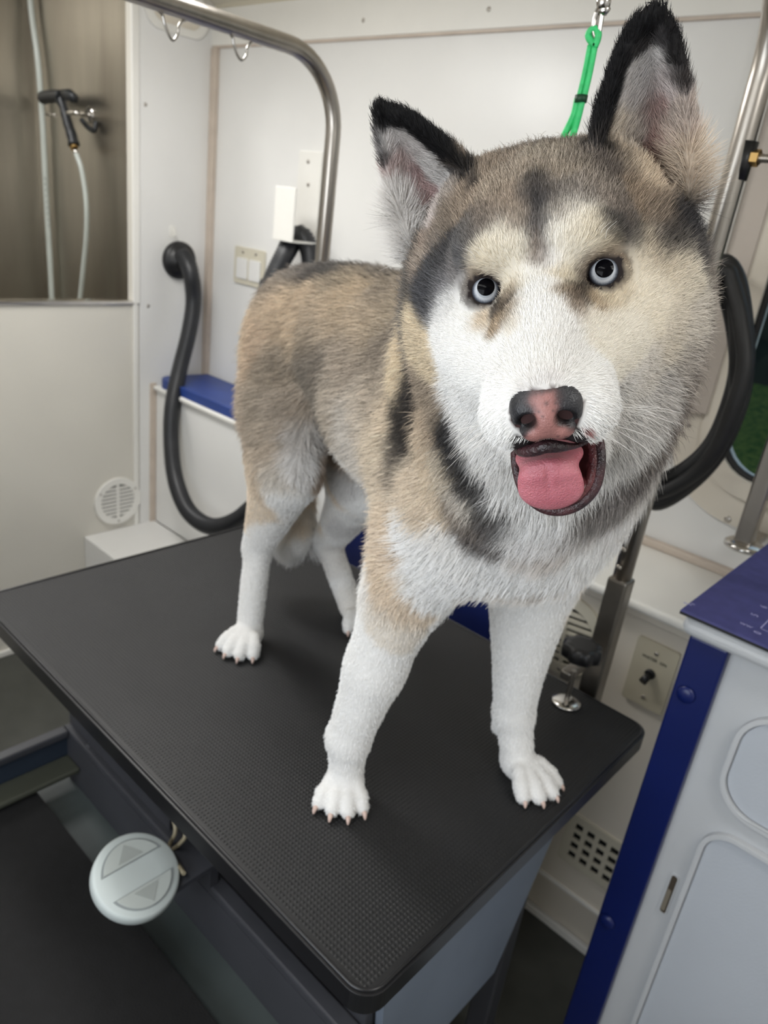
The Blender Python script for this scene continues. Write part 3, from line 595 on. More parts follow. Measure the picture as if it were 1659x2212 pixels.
t = thing('snap_hook', 'shiny swivel snap hook above the green loop', 'snap hook', tuple(lp(1290, 40)))
MB().tube(spline([lp(1290, 25), lp(1285, 45), lp(1283, 68), lp(1287, 80), lp(1293, 72), lp(1297, 50), lp(1300, 32), lp(1303, 20)], 6), .0024, 10).build('hook_bow', M_CHROME, t)
mb = MB(); mb.tube([lp(1290, 26), lp(1298, 20), lp(1307, 22), lp(1315, 14)], [.003, .0045, .0045, .003], 12); mb.build('swivel', M_CHROME, t)
mb = MB(); mb.tube([lp(1302, 22), lp(1304, 4), lp(1306, -16)], [.0055, .0065, .006], 14); mb.build('swivel_barrel', M_CHROME, t)
ZR = 1.82
rt = lp(1306, -14); mb = MB(); mb.tube(spline([rt, np.array([rt[0] - .01, rt[1] - .02, rt[2] + .06]), np.array([(rt[0] + rx) / 2, AY - .42, ZR - .02]), np.array([rx + .012, AY - .42, ZR - .016])], 6), .0045, 10)
mb.build('cable_tether', M_CHROME, t)

# ------------------------------------------------------------------ cart at the right
M_CART = mat('moulded_plastic', (196, 198, 200), .42, 0, .03, 6, .15, 300)
M_CART2 = mat('door_plastic', (188, 193, 200), .45, 0, .03, 6, .2, 300)
M_POST = mat('blue_plastic_post', (6, 24, 86), .35, 0, .06, 8)
t = thing('grooming_cart', 'white moulded cart with blue corner post and recessed doors at the right', 'cart', (.4, .75, 0))
KZ = 1.05; kx, ky = at(1467, 1315, z=KZ)[:2]
kx += .002
MB().box((kx + .004, ky + .004, KZ - .036), (kx + .95, ky + .42, KZ - .006)).build('top_slab', M_CART, t, bevel=.014, seg=5)
BF = ky + .022
MB().box((kx + .028, BF + .010, .06), (kx + .93, ky + .285, KZ - .036)).build('cabinet_body', M_CART, t, bevel=.004)
PX0, PX1 = .036, .083
MB().box((PX0 - .004, BF - .006, .05), (PX1, BF + .03, KZ - .036)).build('corner_post', M_POST, t, bevel=.003)
for q in ((1482, 1500), (1312, 1990)):
    P = at(*q, y=BF - .006); mb = MB(); mb.lathe([(.013, 0), (.012, .003), (.008, .0055), (.002, .006)], P, (0, -1, 0), 24); mb.build('post_cap', M_POST, t)
def door(pxs, name='door'):
    # pxs: outline of the door panel as it lies on the front plane
    P = [at(px, py, y=BF + .010) for px, py in pxs]; return [(p[0], p[2]) for p in P]
u1 = at(1610, 1850, y=BF + .01); 
FRm = ((0, BF + .010, 0), (1, 0, 0), (0, 0, 1), (0, -1, 0))
# lower door: raised rounded rim with flat panel inside
lw = .42; lx0, lz1 = .1285, at(1540, 1790, y=BF)[2]
lx0 = at(1520, 1830, y=BF)[0]
def dpanel(x0, x1, z0, z1, r):
    cx_, cz_ = (x0 + x1) / 2, (z0 + z1) / 2
    MB().plate(rrect(x1 - x0 + .014, z1 - z0 + .014, r + .007, 10, cx_, cz_), [rrect(x1 - x0, z1 - z0, r, 10, cx_, cz_)[::-1]], FRm, .010).build('door_rim', M_CART, t, bevel=.004, seg=3)
    return MB().plate(rrect(x1 - x0 - .003, z1 - z0 - .003, r, 10, cx_, cz_), [], FRm, .004).build('door', M_CART2, t, bevel=.002)
zt = at(1545, 1800, y=BF)[2]
dpanel(lx0, lx0 + .42, .12, zt, .035)
ux0 = at(1566, 1680, y=BF)[0]; uz0 = at(1640, 1790, y=BF)[2]; uz1 = at(1650, 1550, y=BF)[2]
dpanel(ux0, ux0 + .42, uz0, uz1 + .0, .05)
# latch slot
a = at(1463, 1893, y=BF + .01); b = at(1428, 1968, y=BF + .01); c_ = (a + b) / 2; L_ = np.linalg.norm(a - b)
mb = MB(); mb.plate(rrect(.013, L_ + .004, .006, 6, c_[0], c_[2]), [rrect(.009, L_, .0044, 6, c_[0], c_[2])[::-1]], FRm, .0025); o = mb.build('latch_slot', M_CART, t)
MB().plate(rrect(.009, L_, .0044, 6, c_[0], c_[2]), [], FRm, .0005).build('slot_bottom', mat('slot_brown', (70, 60, 48), .7), t)
MB().plate(rrect(.006, L_ * .55, .003, 6, c_[0] - .001, c_[2] - L_ * .16), [], FRm, .002).build('latch_tab', mat('latch_grey', (130, 122, 108), .5), t)
# blue ribbed mat on the cart
M_YOGA = mat('violet_blue_mat', (74, 74, 128), .6, 0, .1, 40, .1, 200)
t = thing('cart_mat', 'violet blue ribbed mat with white printed ruler lying on the cart', 'mat', (kx + .3, ky + .2, KZ))
MB().box((kx, ky, KZ - .006), (kx + .94, ky + .42, KZ - .0022)).build('mat_backing', M_BPLAS, t)
mb = MB(); mb.box((kx, ky, KZ - .0022), (kx + .94, ky + .42, KZ - .0005)); mb.build('mat_sheet', M_YOGA, t)
mb = MB()
for k in range(int(.41 / .0032)):
    y = ky + .004 + k * .0032; mb.box((kx + .001, y, KZ - .0006), (kx + .939, y + .0016, KZ + .0001))
mb.build('mat_ribs', M_YOGA, t, kind='stuff')
M_RUL = mat('ruler_print', (150, 148, 190), .6)
def onmat(px, py): return at(px, py, z=KZ + .0002)
for s_, q in (('0', (1637, 1367)), ('5', (1631, 1329)), ('6', (1650, 1311))):
    P = onmat(*q); text_obj(s_, .0135, Matrix.Translation(P) @ Matrix.Rotation(math.radians(90), 4, 'Z'), M_RUL, t, 'printed_digit', .0002)
P = onmat(1612, 1350); text_obj('ww', .011, Matrix.Translation(P) @ Matrix.Rotation(math.radians(0), 4, 'Z'), M_RUL, t, 'printed_digit', .0002)
a = onmat(1641, 1357); mb = MB(); mb.box((a[0], a[1], KZ), (a[0] + .0016, a[1] + .22, KZ + .0004)); mb.build('ruler_line', M_RUL, t)
mb = MB(); mb.box((a[0], a[1], KZ), (a[0] + .3, a[1] + .001, KZ + .0004)); mb.build('ruler_line', M_RUL, t)
for k, q in enumerate(((1481, 1303), (1490, 1306), (1497, 1305))):
    P = onmat(*q); mb = MB(); mb.box((P[0] - .0025, P[1] - .001, KZ), (P[0] + .0025, P[1] + .001, KZ + .0004)); mb.build('corner_print', M_RUL, t)
# ------------------------------------------------------------------ the husky: one implicit surface, meshed by surface nets
class Field:
    def __init__(s, lo, hi, h):
        s.lo = np.array(lo, float); s.h = h; s.n = np.ceil((np.array(hi) - s.lo) / h).astype(int) + 1
        s.D = np.full(s.n, .05, np.float32)
    def sl(s, lo, hi, m):
        a = np.clip(np.floor((np.minimum(lo, hi) - m - s.lo) / s.h).astype(int), 0, s.n); b = np.clip(np.ceil((np.maximum(lo, hi) + m - s.lo) / s.h).astype(int) + 1, 0, s.n)
        if np.any(b <= a): return None, None
        g = np.meshgrid(*[(np.arange(a[i], b[i]) * s.h + s.lo[i]).astype(np.float32) for i in range(3)], indexing='ij')
        return tuple(slice(a[i], b[i]) for i in range(3)), np.stack(g, -1)
    def put(s, sl, d, k, sub=False):
        o = s.D[sl]
        if sub:
            d = -d; q = np.maximum(k - np.abs(o - d), 0) / k; s.D[sl] = np.maximum(o, d) + q * q * k * .25
        else:
            q = np.maximum(k - np.abs(o - d), 0) / k; s.D[sl] = np.minimum(o, d) - q * q * k * .25
    def cone(s, a, b, ra, rb, k=.02, sub=False, sq=None):
        """tapered capsule; sq=(axis, factor) squeezes across one world axis"""
        a = np.array(a, float); b = np.array(b, float); m = max(ra, rb) * (1.6 if sq is not None else 1) + k
        sl, P = s.sl(np.minimum(a, b), np.maximum(a, b), m)
        if sl is None: return
        ab = b - a; t = np.clip(((P - a) @ ab) / max(ab @ ab, 1e-12), 0, 1)[..., None]
        v = P - (a + t * ab)
        if sq is not None:
            ax = np.array(sq[0], float); ax /= np.linalg.norm(ax); pr = v @ ax; v = v + (pr * (1 / sq[1] - 1))[..., None] * ax
        d = np.linalg.norm(v, axis=-1) - (ra + (rb - ra) * t[..., 0])
        s.put(sl, d.astype(np.float32), k, sub)
    def ell(s, c, r, R=None, k=.02, sub=False):
        c = np.array(c, float); r = np.array(r, float); m = r.max() + k
        sl, P = s.sl(c, c, m)
        if sl is None: return
        v = P - c
        if R is not None: v = v @ R
        q = np.linalg.norm(v / r, axis=-1); g = np.linalg.norm(v / (r * r), axis=-1)
        d = q * (q - 1) / np.maximum(g, 1e-6)
        s.put(sl, np.where(q < 1e-3, -r.min(), d).astype(np.float32), k, sub)
    def cloud(s, pts, rad, k=.004):
        pts = np.array(pts); 
        for p, r in zip(pts, rad):
            sl, P = s.sl(p, p, r + k + .004)
            if sl is None: continue
            s.put(sl, (np.linalg.norm(P - p, axis=-1) - r).astype(np.float32), k)
    def mesh(s):
        D = s.D; S = D < 0
        E = []
        c = np.zeros(tuple(s.n - 1), bool); 
        cnt = np.zeros(tuple(s.n - 1), np.uint8)
        for i in (0, 1):
            for j in (0, 1):
                for k in (0, 1): cnt += S[i:i + s.n[0] - 1, j:j + s.n[1] - 1, k:k + s.n[2] - 1]
        act = (cnt > 0) & (cnt < 8); idx = np.argwhere(act); ids = np.full(act.shape, -1, np.int32); ids[act] = np.arange(len(idx))
        acc = np.zeros((len(idx), 3)); w_ = np.zeros(len(idx)); cr = [(i, j, k) for i in (0, 1) for j in (0, 1) for k in (0, 1)]
        for a in cr:
            for ax in range(3):
                if a[ax]: continue
                b = list(a); b[ax] = 1
                va = D[tuple((idx + a).T)]; vb = D[tuple((idx + b).T)]; m = (va < 0) != (vb < 0)
                t = np.where(m, va / np.where(m, va - vb, 1), 0); p = np.array(a, float) + np.eye(3)[ax] * t[:, None]
                acc += np.where(m[:, None], p, 0); w_ += m
        V = s.lo + (idx + acc / w_[:, None]) * s.h; Fs = []
        for ax in range(3):
            o = [0, 0, 0]; o[ax] = 1; n = s.n.copy(); A = S[tuple(slice(0, n[i] - o[i]) for i in range(3))]; B = S[tuple(slice(o[i], n[i]) for i in range(3))]
            e = np.argwhere(A != B); u, v = [(1, 2), (2, 0), (0, 1)][ax]
            e = e[(e[:, u] > 0) & (e[:, v] > 0) & (e[:, u] < n[u] - 1) & (e[:, v] < n[v] - 1)]
            ins = A[tuple(e.T)]; du = np.zeros(3, int); du[u] = 1; dv = np.zeros(3, int); dv[v] = 1
            q = np.stack([ids[tuple((e - du - dv).T)], ids[tuple((e - dv).T)], ids[tuple(e.T)], ids[tuple((e - du).T)]], 1)
            q[~ins] = q[~ins][:, ::-1]; Fs.append(q)
        return V, np.concatenate(Fs)

def np_mesh(name, V, F, m, parent, smooth=True):
    me = bpy.data.meshes.new(name); me.vertices.add(len(V)); me.vertices.foreach_set('co', V.astype(np.float32).ravel()); me.loops.add(F.size); me.loops.foreach_set('vertex_index', F.astype(np.int32).ravel())
    me.polygons.add(len(F)); me.polygons.foreach_set('loop_start', np.arange(0, F.size, F.shape[1], dtype=np.int32)); me.update(calc_edges=True); me.validate()
    if smooth: me.polygons.foreach_set('use_smooth', np.ones(len(me.polygons), bool))
    o = bpy.data.objects.new(name, me); COL.objects.link(o); me.materials.append(m)
    if parent is not None: o.parent = parent; o.matrix_parent_inverse = Matrix.Translation(-Vector(parent['_loc']))
    return o

# head frame: origin between the eyes, x to the dog's left, y along the face, z up
c2w = lambda v: RT * v[0] + DN * v[1] + FW * v[2]
HO = CAM + c2w((.0951, -.1376, .44))
hl_ = c2w((.958, -.07, -.28)); hl_ /= np.linalg.norm(hl_)
nn = c2w((-.137, .79, -.594)); nn -= hl_ * (nn @ hl_); nn /= np.linalg.norm(nn)
uu = -np.cross(c2w((1, 0, 0)), c2w((0, 1, 0))) * 0 + np.cross(hl_, nn); 
if uu @ c2w((0, -1, 0)) < 0: uu = -uu
ang = math.radians(26)
HF = math.cos(ang) * nn + math.sin(ang) * uu; HU = math.cos(ang) * uu - math.sin(ang) * nn
HR = np.stack([hl_, HF, HU], 1)                     # local -> world
def hw(x, y, z): return HO + HR @ np.array((x, y, z), float)
def hpx(px, py, yl):                                # point at local y = yl behind a photo pixel
    v = RT * (px - 829.5) / FPX + DN * (py - 1106) / FPX + FW; t = (yl - (CAM - HO) @ HF) / (v @ HF); return CAM + t * v
def hloc(P): return (np.asarray(P) - HO) @ HR

HEAD_DIR = np.array([.96, -.28, 0]); HEAD_DIR /= np.linalg.norm(HEAD_DIR); LAT = np.array([.28, .96, 0]); LAT /= np.linalg.norm(LAT)
BR = np.stack([HEAD_DIR, LAT, [0, 0, 1]], 1)
f = Field((-.80, -.14, .785), (.17, .56, 1.665), DOGH)
# trunk
f.ell((-.30, .312, 1.278), (.165, .097, .124), BR, .02)
f.ell((-.205, .285, 1.268), (.12, .105, .128), BR, .03)
f.ell((-.44, .35, 1.312), (.13, .084, .082), BR, .04)
f.ell((-.560, .385, 1.298), (.098, .090, .090), BR, .03)
f.ell((-.632, .40, 1.25), (.06, .072, .09), BR, .03)
f.ell((-.115, .262, 1.250), (.085, .098, .094), BR, .03)
f.ell((-.070, .250, 1.228), (.06, .080, .072), BR, .03)
# neck
f.cone((-.16, .27, 1.30), (-.035, .115, 1.445), .105, .082, .04)
f.cone((-.09, .24, 1.22), (-.01, .10, 1.39), .085, .07, .04)
f.cone((-.060, .285, 1.26), (.008, .145, 1.375), .062, .058, .04)
f.cone((-.17, .285, 1.345), (-.50, .37, 1.350), .052, .040, .04)
# tail hanging between the hind legs
f.cone((-.68, .415, 1.25), (-.665, .445, 1.10), .03, .034, .02)
f.cone((-.665, .445, 1.10), (-.625, .43, .93), .036, .034, .01)
f.cone((-.625, .43, .93), (-.62, .43, .915), .034, .028, .01)
def paw(c, d, yaw_sp=.32, sc=1.0, z0=.8):
    """c = middle of the paw on the table, d = toe direction; returns claw places"""
    c = np.array([c[0], c[1], 0.]); d = np.array([d[0], d[1], 0.]); d /= np.linalg.norm(d); l = np.array([-d[1], d[0], 0]); up = np.array([0, 0, 1.]); out = []
    Rp = np.stack([d, l, up], 1)
    f.ell(c + up * (z0 + .020 * sc) - d * .012 * sc, np.array([.034, .025, .021]) * sc, Rp, .012)
    for i, (a, L_) in enumerate(((-.42, .030), (-.13, .039), (.13, .040), (.42, .030))):
        dd = d * math.cos(a) + l * math.sin(a); b = c + l * (i - 1.5) * .0135 * sc
        p0 = b + up * (z0 + .030 * sc) + d * .002; p1 = b + dd * L_ * .62 * sc + up * (z0 + .021 * sc); p2 = b + dd * L_ * sc + up * (z0 + .0125 * sc)
        f.cone(p0, p1, .0115 * sc, .0122 * sc, .004); f.cone(p1, p2, .0122 * sc, .0112 * sc, .003); out.append((p2, dd))
    return out
CLAWS = []
# front leg of the dog's right side (photo left)
cA = (-.202, .163); CLAWS += paw(cA, (.66, -.75), sc=.80)
W1 = np.array([-.213, .175, .880]); E1 = np.array([-.186, .200, 1.075]); MF = np.array([-.199, .190, .985]); S1 = np.array([-.125, .185, 1.21])
f.cone(S1, E1, .062, .042, .04, sq=(LAT, .8)); f.cone((-.185, .215, 1.25), (-.180, .212, 1.12), .058, .040, .04, sq=(LAT, .75))
f.cone(E1, MF, .037, .030, .02); f.cone(MF, W1, .030, .0220, .02); f.cone((-.165, .20, 1.16), W1, .040, .014, .03); f.cone(W1, (cA[0] - .006, cA[1] + .010, .83), .0235, .0215, .012); f.ell(W1, (.024, .024, .022), None, .01)
f.ell(W1 + [-.02, .016, -.028], (.009, .009, .012), None, .008)
# front leg of the dog's left side (photo right)
cB = (-.063, .371); CLAWS += paw(cB, (.97, -.25), sc=.90)
W2 = np.array([-.106, .380, .885]); E2 = np.array([-.140, .366, 1.085]); S2 = np.array([-.09, .335, 1.20])
f.cone(S2, E2, .060, .040, .04, sq=(LAT, .8)); f.cone(E2, W2, .035, .0215, .02); f.cone((-.098, .370, 1.13), W2, .045, .015, .03); f.cone(W2, (cB[0] - .022, cB[1] + .006, .825), .0235, .022, .012); f.ell(W2, (.024, .024, .022), None, .01)
f.ell(W2 + [-.016, -.004, -.03], (.009, .009, .012), None, .008)
# hind leg, dog's right (photo left)
cC = (-.538, .267); CLAWS += paw(cC, (.42, -.9), sc=.86)
K1 = np.array([-.505, .300, 1.115]); H1 = np.array([-.583, .320, .950]); 
f.ell((-.555, .325, 1.20), (.085, .048, .115), BR, .035)
f.cone((-.545, .320, 1.19), K1, .07, .052, .03, sq=(LAT, .75)); f.cone((-.512, .305, 1.10), H1, .050, .0235, .02); f.cone((-.57, .32, 1.10), H1, .045, .020, .02, sq=(LAT, .7))
f.cone(H1, (cC[0] - .012, cC[1] + .018, .825), .0215, .0205, .012); f.ell(H1 + [-.008, .004, .003], (.018, .015, .02), None, .01)
# hind leg, dog's left (photo right)
cD = (-.480, .470); CLAWS += paw(cD, (.9, -.35), sc=.86)
K2 = np.array([-.478, .455, 1.075]); H2 = np.array([-.588, .486, .912])
f.ell((-.535, .455, 1.20), (.085, .045, .11), BR, .035); f.ell((-.515, .445, 1.12), (.078, .045, .095), BR, .03)
f.cone((-.50, .445, 1.19), K2, .075, .062, .03, sq=(LAT, .75)); f.cone((-.485, .455, 1.08), H2, .056, .0245, .02)
f.cone(H2, (cD[0] - .03, cD[1] + .008, .825), .0225, .0205, .012); f.ell(H2, (.018, .018, .02), None, .01)
# head
def he(x, y, z, rx, ry, rz, k=.015, sub=False, R=None):
    f.ell(hw(x, y, z), (rx, ry, rz), HR if R is None else HR @ R, k, sub)
def hc(a, b, ra, rb, k=.012, sub=False, sq=None): f.cone(hw(*a), hw(*b), ra, rb, k, sub, (HR @ np.array(sq[0]), sq[1]) if sq else None)
he(0, -.075, .016, .064, .070, .052, .02)
he(0, -.035, .020, .050, .040, .034, .02)
for s_ in (-1, 1):
    he(s_ * .029, -.017, .0225, .022, .023, .015, .014)      # brow
    he(s_ * .046, -.050, -.028, .036, .050, .042, .02)      # cheek
    he(s_ * .059, -.082, -.035, .038, .048, .058, .025)     # ruff
    hc((s_ * .013, .012, -.040), (s_ * .0180, .072, -.0565), .022, .0190, .014)      # muzzle side, flews
    he(s_ * .032, -.008, -.046, .026, .034, .028, .025)      # muzzle to cheek
    he(s_ * .041, -.083, .035, .026, .028, .032, .02)       # ear foot
hc((0, -.012, -.008), (0, .080, -.042), .0205, .0165, .014)
he(0, .006, -.024, .025, .036, .024, .02)
he(0, -.06, -.085, .060, .060, .045, .03)                  # throat
hc((0, -.03, -.092), (.002, .042, -.1105), .032, .0175, .012, sq=((1, 0, 0), 1.12))   # lower jaw
he(0, -.10, -.03, .085, .06, .085, .04)
# mouth opening between the lips
he(.004, .048, -.0930, .0200, .040, .0165, .004, True)
# eye sockets
EYES = [hw(-.0355, -.0100, -.0018), hw(.0355, -.0100, -.0018)]
for c in EYES: f.ell(c + HF * .004, (.0118, .0118, .0118), None, .004, True)
for i_, c in enumerate(EYES):
    gz = CAM - c + HU * .05; gz /= np.linalg.norm(gz); ex = hl_ - gz * (hl_ @ gz); ex /= np.linalg.norm(ex); ey = np.cross(gz, ex); 
    if ey @ HU < 0: ey = -ey
    s_ = 1 if i_ else -1
    c = c - HU * .0; pts = []; rad = []
    for a in np.linspace(0, 2 * PI, 40, endpoint=False):
        inn = max(0, -s_ * math.cos(a)); u_ = (.0110 + .0050 * inn ** 6) * math.cos(a); v_ = (.0074 if math.sin(a) > 0 else .0094) * math.sin(a) - .0034 * inn ** 4 - .0006
        pts.append(c + gz * (.0052 - .0012 * abs(math.cos(a))) + ex * u_ + ey * v_); rad.append(.0031)
    f.cloud(pts, rad, .004)
# ears
def ear(inner, outer, depth, rr, back):
    pts = []; rad = []; edge = []
    I = np.array(spline(inner, 10)); O = np.array(spline(outer, 10)); nt = 40
    ti = np.linspace(0, len(I) - 1, nt); to = np.linspace(0, len(O) - 1, nt)
    I = np.stack([np.interp(ti, range(len(I)), I[:, i]) for i in range(3)], 1); O = np.stack([np.interp(to, range(len(O)), O[:, i]) for i in range(3)], 1)
    for i in range(nt):
        ns = 22
        for j in range(ns):
            s_ = j / (ns - 1); wd = np.linalg.norm(I[i] - O[i])
            pts.append(I[i] * (1 - s_) + O[i] * s_ + back * depth * wd * 4 * s_ * (1 - s_)); rad.append(rr * (1 if i < nt - 6 else .8)); 
    return pts, rad, I, O
back = -HF * .95 - HU * .1; back /= np.linalg.norm(back)
EARS = []
for inn, out in ((
    [hpx(1285, 345, -.062), hpx(1300, 240, -.064), hpx(1338, 130, -.062), hpx(1375, 60, -.060), hpx(1412, 33, -.058)],
    [hpx(1492, 440, -.092), hpx(1492, 330, -.088), hpx(1478, 190, -.078), hpx(1452, 90, -.066), hpx(1418, 33, -.058)]),
   ([hpx(1045, 392, -.062), hpx(985, 335, -.066), hpx(925, 287, -.070), hpx(870, 252, -.072), hpx(824, 240, -.074)],
    [hpx(905, 585, -.100), hpx(868, 480, -.096), hpx(842, 380, -.090), hpx(827, 300, -.080), hpx(822, 243, -.074)])):
    p, r, I, O = ear(inn, out, .42, .0036, back); f.cloud(p, r, .003); EARS.append((I, O))
DV, DF = f.mesh()
del f
